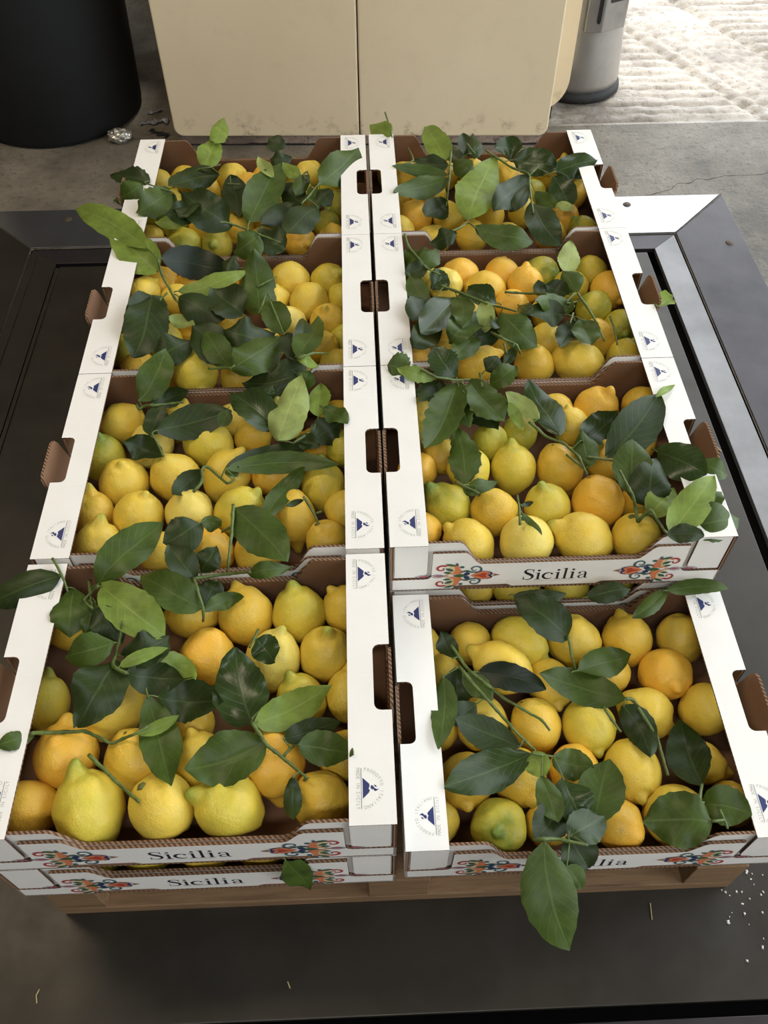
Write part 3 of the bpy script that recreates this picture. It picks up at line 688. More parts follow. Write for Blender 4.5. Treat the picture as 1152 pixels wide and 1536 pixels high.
('R1',(13.56,104.41,12.57),2.74,1.0,(0.18,-0.17,-0.97),'Y',1,'yellow lemon with stem visible, second from left in second row, back right crate'),
('R1',(20.84,105.28,12.33),2.5,1.08,(0.1,-0.13,-0.99),'K',0,'golden lemon, third from left in second row, back right crate'),
('R1',(26.59,105.65,12.33),2.5,1.08,(-0.35,0.29,0.89),'Y',0,'yellow lemon with visible tip, fourth from left in second row, back right crate'),
('R1',(33.19,103.85,12.57),2.74,1.08,(-0.19,0.89,0.42),'O',0,'orange-yellow lemon, fifth from left in second row, back right crate'),
('R1',(36.09,99.82,12.33),2.5,1.08,(-0.65,0.3,0.7),'G',0,'green-tinged lemon with visible tip, rightmost in second row, back right crate'),
('R1',(4.47,109.67,12.33),2.5,1.08,(-0.75,0.09,-0.65),'Y',0,'yellow lemon, leftmost in third row, back right crate'),
('R1',(10.35,110.09,13.0),3.17,1.1,(0.72,0.01,0.7),'Y',0,'yellow lemon with visible tip, second from left in third row, back right crate'),
('R1',(17.85,110.47,12.33),2.5,1.08,(0.71,0.13,-0.69),'K',0,'golden lemon, third from left in third row, back right crate'),
('R1',(28.85,111.38,12.42),2.59,1.08,(-0.77,0.64,-0.01),'G',0,'green-tinged lemon, fourth from left in third row, back right crate'),
('R1',(35.74,109.63,13.34),2.71,1.2,(-0.12,0.32,-0.94),'K',0,'golden lemon, rightmost in third row, back right crate'),
('R1',(6.15,114.57,14.49),2.5,1.08,(-0.6,0.1,-0.79),'K',0,'golden lemon, leftmost in fourth row, back right crate'),
('R1',(11.62,115.08,14.53),2.5,1.08,(0.22,-0.11,-0.97),'O',0,'orange-yellow lemon, second from left in fourth row, back right crate'),
('R1',(18.7,114.36,14.88),2.5,1.08,(0.43,0.12,-0.89),'Y',0,'yellow lemon, third from left in fourth row, back right crate'),
('R1',(25.05,113.65,14.29),2.5,1.08,(-0.08,0.92,0.37),'K',0,'golden lemon, fourth from left in fourth row, back right crate'),
('R1',(31.92,114.97,13.49),2.5,1.08,(-0.52,0.18,-0.84),'K',0,'golden lemon, fifth from left in fourth row, back right crate'),
('R1',(36.29,114.22,15.07),2.5,1.08,(0.58,0.0,-0.82),'Y',0,'yellow lemon, rightmost in fourth row, back right crate'),
('R1',(4.25,118.33,12.33),2.5,1.08,(0.55,0.38,-0.74),'K',0,'golden lemon, leftmost in back row, back right crate'),
('R1',(8.97,118.33,12.33),2.5,1.08,(0.67,0.74,0.07),'O',0,'orange-yellow lemon, second from left in back row, back right crate'),
('R1',(14.23,118.35,12.33),2.5,1.08,(-0.19,0.96,0.22),'K',0,'golden lemon, third from left in back row, back right crate'),
('R1',(18.98,118.33,12.33),2.5,1.08,(0.16,0.3,0.94),'Y',0,'yellow lemon with visible tip, fourth from left in back row, back right crate'),
('R1',(23.9,118.15,12.56),2.73,1.1,(-0.95,0.0,0.31),'Y',0,'yellow lemon with visible tip, fifth from left in back row, back right crate'),
('R1',(28.79,118.3,12.32),2.5,1.08,(-0.69,0.49,-0.53),'O',0,'orange-yellow lemon, sixth from left in back row, back right crate'),
('R1',(36.25,118.25,12.42),2.6,1.08,(-0.21,0.26,0.94),'K',0,'golden lemon with visible tip, rightmost in back row, back right crate'),
('BL4',(-32.53,2.59,2.99),2.5,1.08,(0.57,-0.4,-0.72),'G',0,'green-tinged lemon in gap between stacked front left crates, leftmost'),
('BL4',(-26.76,2.61,3.01),2.52,1.08,(-0.92,-0.18,-0.36),'B',0,'lime-yellow lemon in gap between stacked front left crates, second from left'),
('BL4',(-20.57,2.59,2.99),2.5,1.08,(0.58,0.36,-0.73),'Y',0,'yellow lemon in gap between stacked front left crates, third from left'),
('BL4',(-14.59,2.59,2.99),2.5,1.08,(-0.71,-0.02,-0.71),'Y',0,'yellow lemon in gap between stacked front left crates, rightmost'),
('BR3',(11.54,34.5,3.0),2.5,1.08,(-0.66,-0.08,-0.75),'Y',0,'yellow lemon under the lower middle right crate, leftmost'),
('BR3',(17.05,34.07,3.36),2.86,1.08,(0.96,0.03,-0.27),'B',0,'lime-yellow lemon under the lower middle right crate, second from left'),
('BR3',(23.68,34.4,3.37),2.87,1.08,(0.84,0.45,-0.31),'B',0,'lime-yellow lemon under the lower middle right crate, third from left'),
('BR3',(29.83,34.12,3.1),2.61,1.08,(-0.41,0.89,-0.2),'G',0,'green-tinged lemon under the lower middle right crate, rightmost'),
]
SPRIGS = [
('L1','jagged dark leaves spilling over left rim of the back left crate',[[[-32.66,103.85,19.05],[-34.18,103.87,19.68],[-35.73,104.07,20.19],[-37.33,105.18,20.05]]],
 [((-36.72,107.23,19.05,-40.18,108.83,19.05,-44.41,111.92,17.45),3.15,'D',(0.22,-0.57,0.79)),((-37.42,105.21,19.67,-39.59,103.21,19.43,-42.8,104.49,17.45),3.5,'M',(0.39,-0.6,0.7)),((-32.74,105.66,17.45,-34.55,105.19,15.38,-34.83,98.36,17.45),3.39,'M',(0.33,-0.6,0.73)),((-33.4,105.71,18.05,-34.79,98.99,20.08,-37.72,97.98,19.23),4.71,'M',(0.38,-0.61,0.7))]),
('L1','broad dark leaf bunch covering left half of the back left crate',[[[-30.7,113.58,17.01],[-28.82,112.52,17.99],[-27.12,112.31,18.48],[-25.97,115.32,17.13]],[[-17.54,91.44,18.88],[-19.52,95.01,17.23],[-21.23,96.3,17.12],[-22.58,95.38,18.45],[-23.71,93.02,20.27]],[[-24.37,109.34,16.98],[-22.13,109.41,16.76]]],
 [((-29.41,98.13,17.45,-31.22,93.69,20.24,-34.92,97.16,17.87),2.09,'L',(0.07,-0.55,0.83)),((-27.96,99.97,17.45,-29.69,95.62,20.36,-32.15,94.78,20.66),3.16,'D',(-0.06,-0.65,0.76)),((-29.64,105.93,17.45,-29.02,96.36,21.09,-29.96,93.03,21.26),3.58,'D',(-0.1,-0.66,0.75)),((-25.61,111.54,17.45,-30.86,114.71,15.38,-33.55,105.96,19.12),4.0,'D',(-0.06,-0.62,0.78)),((-23.89,111.46,17.45,-22.83,107.71,15.81,-21.56,98.75,17.45),4.11,'D',(0.07,-0.56,0.82)),((-22.78,96.46,17.63,-26.09,93.65,21.91,-30.37,100.6,21.21),6.22,'D',(0.07,-0.66,0.75)),((-28.55,113.58,17.45,-27.52,116.45,18.75,-26.86,121.3,19.05),3.49,'L',(0.15,-0.59,0.79)),((-26.77,118.21,19.49,-26.39,123.03,19.19,-26.28,130.74,17.45),2.39,'L',(0.26,-0.59,0.77))]),
('L1','tall pointed leaf standing mid-front of the back left crate',[[[-19.59,96.26,18.16],[-19.45,91.88,18.88],[-17.54,91.44,18.88]]],
 [((-11.41,101.98,17.45,-13.2,107.47,15.94,-14.81,107.74,17.45),3.42,'D',(0.04,-0.64,0.77)),((-11.56,100.54,17.87,-14.87,100.42,16.44,-17.75,96.52,17.45),3.31,'D',(0.14,-0.63,0.76)),((-19.69,96.88,17.63,-17.73,105.4,17.75,-15.27,114.64,17.63),6.04,'M',(0.06,-0.65,0.75))]),
('L1','small twig of dark curled leaves at back edge of back left crate',[[[-10.58,107.96,18.19],[-11.18,109.78,18.12],[-10.54,111.14,17.92]]],
 [((-13.47,116.2,17.45,-15.23,114.74,18.09,-17.23,116.36,17.45),2.56,'D',(-0.03,-0.58,0.81)),((-15.39,117.04,18.51,-16.32,118.99,18.75,-17.47,120.43,19.05),2.83,'D',(0.22,-0.69,0.69)),((-16.27,109.1,18.15,-17.88,112.15,18.15,-19.26,117.11,17.45),1.84,'P',(0.17,-0.68,0.71)),((-11.57,109.67,17.45,-13.28,110.92,18.14,-14.79,113.29,18.51),2.06,'L',(0.04,-0.58,0.82)),((-10.45,110.89,17.45,-11.5,106.84,17.96,-12.46,104.4,17.45),2.03,'M',(0.22,-0.66,0.72))]),
('L1','big oval leaf over right rim of the back left crate',[[[-11.24,99.58,18.95],[-9.87,102.23,18.96],[-8.42,104.41,19.65]]],
 [((-8.51,100.4,17.63,-11.17,95.42,18.93,-13.33,91.1,19.23),4.47,'D',(-0.06,-0.59,0.8)),((-9.96,105.59,18.38,-8.89,102.74,18.17,-7.65,101.04,17.45),2.21,'M',(0.17,-0.61,0.78)),((-8.25,104.24,18.78,-7.35,102.0,18.54,-6.33,101.37,17.45),2.42,'D',(-0.1,-0.57,0.81)),((-8.44,104.42,19.4,-4.83,109.79,19.23,-1.57,116.26,19.23),5.89,'M',(0.13,-0.67,0.73))]),
('L1','dark leaf pair with cut pale stem at front of back left crate',[[[-17.86,90.13,20.01],[-16.07,89.45,19.59],[-14.25,88.42,19.41]]],
 [((-17.55,94.94,17.63,-15.42,89.42,19.23,-13.62,89.22,17.63),4.14,'D',(-0.05,-0.54,0.84)),((-17.63,90.48,19.53,-19.34,88.04,19.53,-21.71,88.87,17.63),4.51,'M',(0.04,-0.58,0.81))]),
('R1','single curled leaf on twig at back left corner of back right crate',[[[3.69,131.89,17.34],[4.09,123.41,19.32],[4.38,119.22,19.32]]],
 [((4.33,120.64,19.05,2.53,122.88,18.75,0.81,127.36,17.45),3.12,'L',(-0.27,-0.65,0.71))]),
('R1','dark crumpled leaves along back edge of the back right crate',[[[17.3,116.1,19.61],[18.43,113.24,19.33]]],
 [((16.09,114.05,17.45,14.98,121.6,14.98,12.84,120.47,17.45),3.17,'B',(0.13,-0.64,0.76)),((13.88,112.84,17.45,10.96,113.27,17.49,8.18,114.83,17.45),2.79,'D',(-0.16,-0.6,0.78)),((17.9,114.9,17.79,17.39,117.09,18.75,17.06,120.55,19.05),2.35,'D',(0.02,-0.66,0.75)),((18.54,113.43,18.24,18.75,115.89,19.21,18.78,120.01,19.3),2.1,'B',(-0.03,-0.58,0.81))]),
('R1','upright twig with pale pointed leaf in the back right crate',[[[14.72,116.86,19.0],[14.35,113.68,18.69],[13.96,110.36,18.5],[13.62,107.45,18.13],[13.22,104.78,17.22],[12.62,100.45,17.4]],[[7.27,119.47,17.13],[7.82,113.06,18.46],[6.1,111.17,18.84]]],
 [((13.63,109.86,17.45,8.84,110.66,17.91,3.99,110.27,19.05),1.84,'M',(0.05,-0.64,0.77)),((13.44,107.88,17.88,8.72,105.8,17.75,3.88,102.49,19.05),3.38,'M',(-0.17,-0.6,0.78)),((12.95,101.73,17.45,11.22,102.45,15.58,8.89,97.46,17.45),3.82,'D',(-0.07,-0.57,0.82)),((14.96,114.49,17.48,16.34,110.76,18.41,18.03,110.09,17.45),2.98,'M',(-0.24,-0.55,0.8)),((13.55,113.42,18.0,12.28,118.18,18.75,10.58,126.22,17.45),3.77,'L',(-0.14,-0.67,0.73))]),
('R1','largest pale green leaf standing in middle of back right crate',[[[11.44,89.96,19.3],[13.95,91.91,18.88],[15.43,93.87,18.51],[16.15,91.2,19.41]]],
 [((13.23,89.9,19.05,11.1,89.43,18.75,9.14,90.29,17.45),2.71,'D',(0.15,-0.54,0.83)),((15.7,95.95,17.63,18.34,103.68,18.71,22.42,115.22,17.63),7.33,'L',(-0.07,-0.62,0.78)),((16.26,91.92,19.05,20.54,89.42,19.05,25.49,89.96,17.45),3.54,'M',(0.08,-0.58,0.81))]),
('R1','dark forked branch of glossy leaves at right of back right crate',[[[21.15,118.15,17.02],[22.2,114.33,18.05],[23.69,113.33,17.51],[24.83,110.53,18.01],[27.14,107.75,18.47],[26.6,103.5,19.24],[26.23,100.08,19.58],[26.18,97.8,19.19],[25.92,94.72,19.36]],[[27.4,107.8,18.31],[29.54,110.67,18.31]]],
 [((27.37,108.43,17.45,23.09,101.73,18.83,19.92,96.11,18.98),4.19,'D',(0.09,-0.57,0.82)),((26.35,104.7,18.59,24.34,99.02,19.31,22.67,97.87,17.66),1.95,'D',(-0.22,-0.62,0.75)),((31.62,108.46,17.45,32.99,106.02,16.22,33.21,99.7,17.45),3.87,'B',(-0.22,-0.58,0.78)),((27.42,118.02,17.45,25.7,121.54,15.46,22.67,118.22,17.45),3.65,'B',(-0.27,-0.57,0.77)),((25.41,113.77,17.63,29.13,112.06,18.06,32.91,110.85,17.63),4.63,'B',(-0.12,-0.66,0.74)),((31.98,108.58,18.23,35.4,109.42,19.05,39.22,110.68,19.05),4.1,'B',(-0.0,-0.58,0.82)),((30.57,99.81,17.45,32.02,99.21,17.67,33.3,98.06,17.87),1.32,'P',(-0.09,-0.61,0.79)),((27.85,103.89,17.45,29.14,101.15,17.63,30.19,97.99,18.0),2.21,'M',(-0.29,-0.59,0.75)),((26.61,99.83,18.15,27.22,91.7,19.23,29.58,88.64,17.63),4.63,'D',(-0.05,-0.6,0.8))]),
('L2','pale leaf pair overhanging back left corner of upper middle left crate',[[[-32.52,84.83,19.48],[-32.23,83.9,17.38],[-31.18,81.93,16.68],[-29.91,79.07,16.68],[-28.64,77.09,16.68],[-27.39,75.15,16.68],[-26.16,73.24,16.68]]],
 [((-32.93,84.25,17.63,-36.33,87.4,19.23,-41.34,95.39,17.63),5.92,'L',(0.17,-0.59,0.79)),((-34.24,86.99,19.79,-40.53,94.27,19.49,-48.54,101.71,17.63),4.21,'L',(0.0,-0.55,0.83)),((-32.13,85.33,19.23,-27.57,87.31,16.7,-21.91,84.45,17.63),4.77,'N',(0.08,-0.62,0.78))]),
('L2','broad dark leaves along left side of upper middle left crate',[[[-30.96,79.22,17.45],[-30.92,74.68,19.77]]],
 [((-31.3,78.22,17.63,-33.1,74.05,18.93,-35.64,72.28,19.23),4.41,'D',(0.23,-0.5,0.83)),((-25.89,68.31,17.63,-28.25,65.04,18.93,-31.19,64.35,17.63),4.04,'D',(-0.08,-0.55,0.83)),((-30.1,73.5,17.45,-28.76,75.7,15.22,-26.07,71.71,17.45),1.78,'P',(0.29,-0.48,0.83)),((-32.37,76.37,19.34,-32.31,68.97,19.55,-33.83,64.87,17.63),6.15,'D',(0.18,-0.48,0.86))]),
('L2','narrow light leaf and upright leaf near back of upper middle left crate',[[[-17.68,81.28,16.68],[-16.27,82.45,16.68],[-14.85,83.62,16.68]],[[-16.84,73.47,17.88],[-16.54,76.59,17.21],[-16.17,79.41,16.83],[-15.4,77.8,16.84]]],
 [((-20.44,84.97,17.45,-21.75,84.95,18.05,-23.28,86.49,17.66),2.65,'D',(0.14,-0.6,0.79)),((-29.23,79.63,17.45,-24.01,80.26,18.18,-19.36,83.93,17.45),2.39,'L',(-0.07,-0.52,0.85)),((-16.88,73.79,17.63,-17.87,83.67,15.83,-17.96,85.3,20.37),4.72,'M',(0.08,-0.61,0.79))]),
('L2','heap of large dark leaves in middle of upper middle left crate',[[[-22.73,60.25,19.46],[-21.19,59.7,19.95],[-19.6,58.82,20.76],[-18.98,59.12,20.93]]],
 [((-28.83,77.34,18.24,-25.18,74.39,18.29,-21.73,72.79,17.63),4.44,'D',(0.11,-0.5,0.86)),((-19.19,73.58,17.63,-21.47,75.51,18.57,-23.93,78.34,18.87),5.82,'D',(0.29,-0.59,0.75)),((-10.54,59.02,19.05,-14.34,58.14,18.75,-18.5,59.5,17.45),3.37,'D',(0.06,-0.5,0.86)),((-9.68,61.21,19.05,-11.98,59.37,19.49,-14.52,59.19,19.28),2.85,'D',(0.27,-0.51,0.82)),((-19.98,61.04,19.23,-22.68,66.0,18.93,-26.02,69.94,18.91),5.72,'D',(0.25,-0.47,0.84)),((-19.95,60.31,19.65,-21.93,64.06,19.46,-23.81,68.08,19.31),3.09,'M',(0.03,-0.51,0.86)),((-14.45,68.55,17.63,-17.72,66.09,19.85,-21.37,68.11,19.56),5.33,'D',(0.1,-0.48,0.87)),((-19.6,59.12,20.25,-16.39,61.75,20.51,-13.69,68.52,17.63),5.72,'M',(0.06,-0.48,0.88))]),
('L2','twig with folded glossy leaf at right of upper middle left crate',[[[-15.33,75.52,18.37],[-14.15,71.41,18.86],[-13.01,67.2,19.32]],[[-10.58,59.1,21.8],[-8.62,60.59,21.33],[-6.88,64.48,17.84]]],
 [((-13.15,68.43,18.29,-14.28,71.7,18.54,-15.78,76.72,17.45),3.24,'M',(0.08,-0.57,0.82)),((-12.61,67.77,18.82,-11.74,64.09,19.61,-11.23,61.0,19.89),2.73,'D',(0.17,-0.54,0.83)),((-10.2,58.13,17.45,-9.74,57.57,19.56,-9.34,59.13,19.61),2.11,'M',(0.11,-0.49,0.87)),((-11.1,61.06,20.31,-10.4,65.25,19.97,-10.49,72.54,17.45),2.01,'D',(0.24,-0.56,0.8)),((-10.78,60.44,20.84,-9.13,64.62,20.56,-8.27,73.05,17.45),3.09,'M',(-0.17,-0.49,0.85)),((-10.8,59.67,21.41,-9.3,59.24,21.18,-8.06,60.48,19.05),1.23,'L',(-0.01,-0.54,0.84))]),
('R2','curled leaf cluster at back left corner of upper middle right crate',[[[5.12,90.49,18.88],[5.58,87.44,18.79],[6.75,83.98,19.27],[7.89,80.8,19.62],[9.82,79.73,19.16]]],
 [((7.76,83.79,17.45,6.59,84.47,18.75,5.33,88.12,17.6),3.86,'M',(-0.16,-0.61,0.77)),((8.14,82.26,18.2,8.7,83.8,19.1,9.84,86.47,18.98),2.63,'M',(-0.05,-0.58,0.81)),((7.94,81.47,19.37,6.29,80.86,19.14,4.59,80.42,19.05),2.19,'D',(0.03,-0.62,0.78)),((5.29,78.91,19.55,6.48,75.89,18.75,7.56,73.45,17.45),2.54,'M',(-0.18,-0.54,0.82)),((8.31,79.71,19.46,9.83,80.08,17.79,11.0,78.43,17.45),2.61,'B',(-0.16,-0.53,0.84))]),
('R2','long branch hung with many leaves across upper middle right crate',[[[9.77,78.48,18.18],[11.78,76.76,18.47],[13.14,74.94,19.06],[14.44,73.0,19.77],[15.76,71.42,20.22],[17.34,71.94,19.29],[18.43,70.06,20.27],[19.67,69.03,20.59]]],
 [((8.58,75.72,17.93,6.52,71.99,19.14,5.03,69.14,19.23),3.82,'D',(0.05,-0.59,0.81)),((8.68,70.27,17.45,6.43,65.71,19.45,4.72,63.72,19.05),3.51,'D',(0.09,-0.57,0.81)),((12.7,67.21,17.45,15.6,69.44,16.0,17.85,69.02,17.45),3.08,'D',(-0.04,-0.53,0.84)),((13.91,67.88,17.45,11.94,64.02,18.75,10.05,61.74,19.05),2.76,'M',(0.08,-0.51,0.86)),((12.1,76.42,17.63,8.87,69.89,19.63,5.99,65.53,20.18),4.71,'B',(-0.16,-0.57,0.81)),((15.37,72.67,17.45,12.11,66.7,19.94,9.87,64.79,18.78),3.52,'M',(-0.3,-0.54,0.79)),((12.63,76.94,17.82,12.28,70.17,20.12,11.74,66.13,20.42),2.82,'M',(-0.2,-0.5,0.84)),((17.89,75.01,17.45,15.49,74.12,19.52,14.01,78.63,17.45),2.7,'B',(-0.23,-0.5,0.83)),((15.3,72.24,19.94,15.48,69.39,19.46,15.39,68.39,17.45),2.07,'P',(-0.2,-0.54,0.82)),((15.86,67.56,19.56,16.67,67.68,19.77,18.1,71.06,17.45),1.86,'B',(-0.09,-0.58,0.81)),((17.84,70.55,19.31,19.35,65.35,20.26,22.31,65.05,17.63),4.22,'M',(0.02,-0.59,0.81))]),
('R2','bare angled twig with thin leaf low in upper middle right crate',[[[16.28,68.05,17.71],[16.65,63.71,20.61],[17.7,62.84,20.57],[18.73,61.95,20.56],[19.38,61.61,19.3]],[[17.07,62.35,20.51],[17.3,60.93,20.1]]],
 [((18.27,61.78,20.49,17.92,61.5,19.05,16.92,59.86,19.05),1.27,'D',(0.09,-0.51,0.86)),((14.42,59.54,18.35,15.28,59.94,19.17,16.25,61.24,19.26),2.34,'D',(-0.21,-0.48,0.85))]),
('R2','grey-green pale leaf by back edge of upper middle right crate',[],
 [((29.18,81.73,17.45,30.35,85.16,17.75,31.38,89.71,17.45),2.78,'P',(-0.08,-0.59,0.8))]),
('R2','branch with dark leaves in right centre of upper middle right crate',[[[19.58,78.45,16.68],[21.21,78.22,16.68],[22.78,77.71,16.9],[23.97,76.49,17.8],[24.89,74.33,19.43]],[[30.11,76.31,17.75],[30.96,74.21,17.23],[31.35,70.83,17.8],[31.76,68.43,17.52],[32.32,66.49,16.89]],[[28.68,71.96,17.58],[27.71,69.43,17.86]],[[29.59,76.27,17.79],[28.13,74.38,17.49],[30.97,75.82,16.88]]],
 [((24.69,76.29,17.45,24.98,79.43,16.47,24.86,80.11,17.45),1.62,'D',(-0.03,-0.54,0.84)),((27.52,71.87,17.45,25.64,75.0,15.41,21.22,68.16,20.77),3.38,'D',(-0.27,-0.56,0.79)),((28.66,70.63,17.45,27.43,68.58,16.72,25.61,64.98,17.45),2.87,'D',(-0.34,-0.47,0.82)),((20.57,72.21,19.09,20.99,69.01,21.07,21.83,68.06,20.94),1.68,'B',(-0.23,-0.5,0.84)),((28.89,76.43,17.45,27.47,78.35,16.83,25.69,78.94,17.45),2.61,'D',(-0.25,-0.52,0.82)),((29.19,73.62,17.45,26.35,74.14,17.57,22.47,70.56,21.03),2.54,'M',(0.09,-0.61,0.79)),((30.18,77.0,17.45,29.5,79.24,17.74,28.73,81.42,18.06),3.01,'M',(-0.33,-0.49,0.81)),((29.34,70.43,17.83,29.94,68.14,17.25,30.11,64.94,17.45),3.43,'M',(0.0,-0.56,0.83))]),
('R2','thin bare twig lying on the greenish lemon at right side',[[[34.25,72.09,16.68],[34.33,69.11,16.68],[34.06,65.95,16.68]]],
 []),
('R2','small folded leaf poking out beside right handle of upper middle right crate',[],
 [((40.44,71.29,19.05,59.0,110.66,-11.58,44.21,75.47,17.45),2.27,'L',(-0.44,-0.51,0.74))]),
('L3','leaf with long stem crossing back left of lower middle left crate',[[[-32.45,56.65,16.68],[-31.97,55.76,16.68],[-31.34,56.1,16.94],[-29.81,55.39,17.7],[-28.8,56.24,16.94],[-27.58,56.7,16.68],[-26.27,56.9,16.68]]],
 [((-30.15,55.9,17.45,-28.56,59.44,15.03,-25.45,58.11,17.45),2.19,'D',(0.28,-0.47,0.83)),((-31.93,56.42,17.63,-29.75,59.19,19.23,-28.77,64.14,19.53),3.73,'M',(0.13,-0.52,0.85))]),
('L3','dark leaf over two lemons at back left of lower middle left crate',[[[-27.46,46.34,17.7],[-28.31,48.3,17.57],[-29.22,49.85,18.19]]],
 [((-27.73,46.8,17.45,-30.85,49.43,15.83,-32.86,49.29,17.45),2.93,'D',(0.28,-0.45,0.85)),((-29.69,50.33,17.45,-29.44,53.61,16.83,-28.53,55.59,17.45),2.63,'D',(-0.0,-0.48,0.88)),((-28.85,50.54,17.94,-24.44,53.0,16.79,-19.53,54.05,17.63),4.02,'D',(0.25,-0.43,0.87)),((-19.88,53.77,18.05,-20.26,52.49,17.77,-20.82,51.38,17.46),1.56,'M',(0.13,-0.45,0.88))]),
('L3','dark glossy crumpled leaf at back of lower middle left crate',[],
 [((-15.0,55.66,17.45,-14.55,55.43,19.25,-14.06,56.86,19.29),1.39,'B',(0.2,-0.5,0.84)),((-13.37,50.55,17.63,-16.19,53.05,18.85,-19.87,57.57,17.63),4.31,'B',(0.25,-0.46,0.85))]),
('L3','bright pale leaf standing near back right of lower middle left crate',[[[-11.23,47.79,17.75],[-9.98,48.83,17.82],[-8.75,50.3,17.45]]],
 [((-8.73,48.31,17.45,-7.06,50.73,16.77,-5.11,50.75,18.31),3.12,'D',(0.21,-0.51,0.83)),((-10.85,48.63,17.45,-9.35,48.07,17.57,-7.94,47.22,17.6),1.86,'D',(0.18,-0.46,0.87)),((-8.09,52.67,17.45,-8.05,55.13,18.06,-7.96,58.94,17.45),2.63,'L',(-0.17,-0.49,0.85)),((-7.42,53.24,18.44,-5.76,51.66,18.75,-4.23,49.88,19.05),2.23,'M',(0.26,-0.52,0.82)),((-13.29,48.45,17.63,-11.74,52.51,19.33,-10.3,57.37,20.44),4.29,'P',(-0.1,-0.45,0.89))]),
('L3','long horizontal folded leaf in middle of lower middle left crate',[[[-23.35,41.07,16.8],[-22.36,42.42,17.17],[-22.4,43.81,17.7],[-22.06,45.02,16.94],[-20.71,43.81,16.68],[-19.3,42.31,16.78],[-18.38,42.76,17.09]]],
 [((-22.45,43.92,17.45,-24.36,42.99,16.2,-25.73,40.21,17.45),2.32,'D',(0.25,-0.45,0.86)),((-19.16,42.92,17.45,-18.86,44.72,16.35,-17.95,44.4,17.45),1.34,'M',(-0.03,-0.43,0.9)),((-14.26,36.27,17.45,-12.5,41.9,15.44,-9.83,44.07,17.45),2.32,'M',(-0.09,-0.42,0.9)),((-19.44,44.45,17.46,-14.44,47.85,15.63,-8.67,47.09,18.02),2.23,'D',(0.21,-0.47,0.86)),((-19.32,43.64,17.88,-12.67,45.87,16.36,-5.52,44.23,17.45),2.36,'M',(0.11,-0.45,0.89))]),
('L3','thin curled twig on lemons at right of lower middle left crate',[[[-9.79,39.05,17.7],[-9.03,38.09,16.94],[-8.06,35.92,16.68]],[[-8.31,37.24,16.68],[-7.67,37.42,16.68]]],
 [((-9.8,38.74,17.45,-11.02,39.55,15.96,-11.86,37.79,17.45),0.65,'D',(0.18,-0.4,0.9))]),
('L3','round light leaf on upright twig, front of lower middle left crate',[[[-17.99,37.55,18.44],[-17.93,35.84,18.57],[-17.87,34.14,18.74],[-17.8,32.49,18.88],[-17.84,30.84,18.88],[-17.87,29.21,18.88],[-18.22,28.75,17.23]],[[-17.94,34.05,18.74],[-19.28,34.49,17.19]]],
 [((-17.97,37.53,17.45,-16.1,36.49,17.25,-14.07,35.66,17.45),1.74,'M',(0.09,-0.39,0.92)),((-17.96,37.36,18.05,-14.3,32.86,18.93,-11.32,28.55,19.23),4.9,'M',(0.13,-0.38,0.92))]),
('L3','pair of dark leaves over front centre lemons, lower middle left crate',[],
 [((-21.92,35.68,17.45,-21.07,37.14,15.69,-19.4,35.48,17.45),1.61,'M',(0.08,-0.45,0.89)),((-21.78,35.22,18.05,-23.52,33.17,18.93,-25.64,32.4,18.02),3.98,'D',(-0.07,-0.42,0.9))]),
('R3','wilted jagged leaves across back left of lower middle right crate',[[[4.62,59.31,19.88],[6.14,58.52,19.48],[7.61,57.29,19.49],[9.0,57.64,18.87],[10.4,57.96,18.27],[12.24,58.27,18.04]],[[13.88,60.31,17.17],[13.57,56.14,18.66]]],
 [((9.09,57.86,17.45,7.4,59.36,14.64,4.98,53.34,19.05),3.32,'D',(-0.11,-0.46,0.88)),((11.6,56.03,17.63,13.62,54.34,15.74,14.97,49.17,17.63),3.75,'D',(-0.09,-0.44,0.89)),((10.77,56.5,17.45,10.86,53.09,17.45,11.45,49.96,17.45),2.28,'M',(-0.18,-0.5,0.85)),((3.91,59.01,19.23,2.58,59.78,19.23,1.19,60.3,19.23),3.94,'M',(0.06,-0.52,0.85)),((7.86,59.47,17.45,4.99,58.06,19.35,2.48,59.13,19.65),1.77,'L',(-0.08,-0.51,0.86)),((10.46,59.17,17.63,8.74,59.99,19.6,7.63,62.75,20.15),3.76,'B',(-0.0,-0.5,0.87)),((14.93,57.75,17.45,16.53,57.55,19.17,18.37,59.43,19.27),2.66,'M',(-0.07,-0.47,0.88)),((9.9,40.21,17.63,10.12,44.76,17.92,9.63,49.98,17.63),3.66,'M',(-0.2,-0.42,0.88)),((10.56,58.25,17.63,8.27,51.19,18.17,5.23,45.23,18.82),4.82,'M',(-0.27,-0.47,0.84)),((12.27,58.31,17.63,13.9,53.43,18.5,16.01,50.67,17.63),4.7,'M',(0.12,-0.46,0.88))]),
('R3','short stem and narrow leaf behind second-row lemons, lower middle right crate',[[[8.64,40.22,18.17],[9.84,38.82,18.79],[11.26,37.85,18.76]]],
 [((10.22,39.7,18.1,12.07,39.87,17.84,13.97,40.73,17.45),1.46,'M',(-0.29,-0.43,0.85)),((11.06,37.94,18.42,10.24,38.55,18.51,9.58,39.72,18.1),1.12,'M',(-0.27,-0.37,0.89))]),
('R3','branch with bluish leaves and one long dark leaf, lower middle right crate',[[[19.31,50.86,17.17],[20.19,49.34,17.36],[21.25,48.48,16.85],[23.26,47.39,16.68],[23.93,45.91,17.01],[24.38,43.88,17.99],[24.69,42.48,17.86],[25.26,41.76,16.98]],[[23.26,45.15,17.0],[23.83,43.11,17.94],[25.02,42.73,17.0]],[[25.38,43.85,17.98],[26.71,43.51,17.96],[27.99,43.07,18.07],[29.21,42.52,18.3]]],
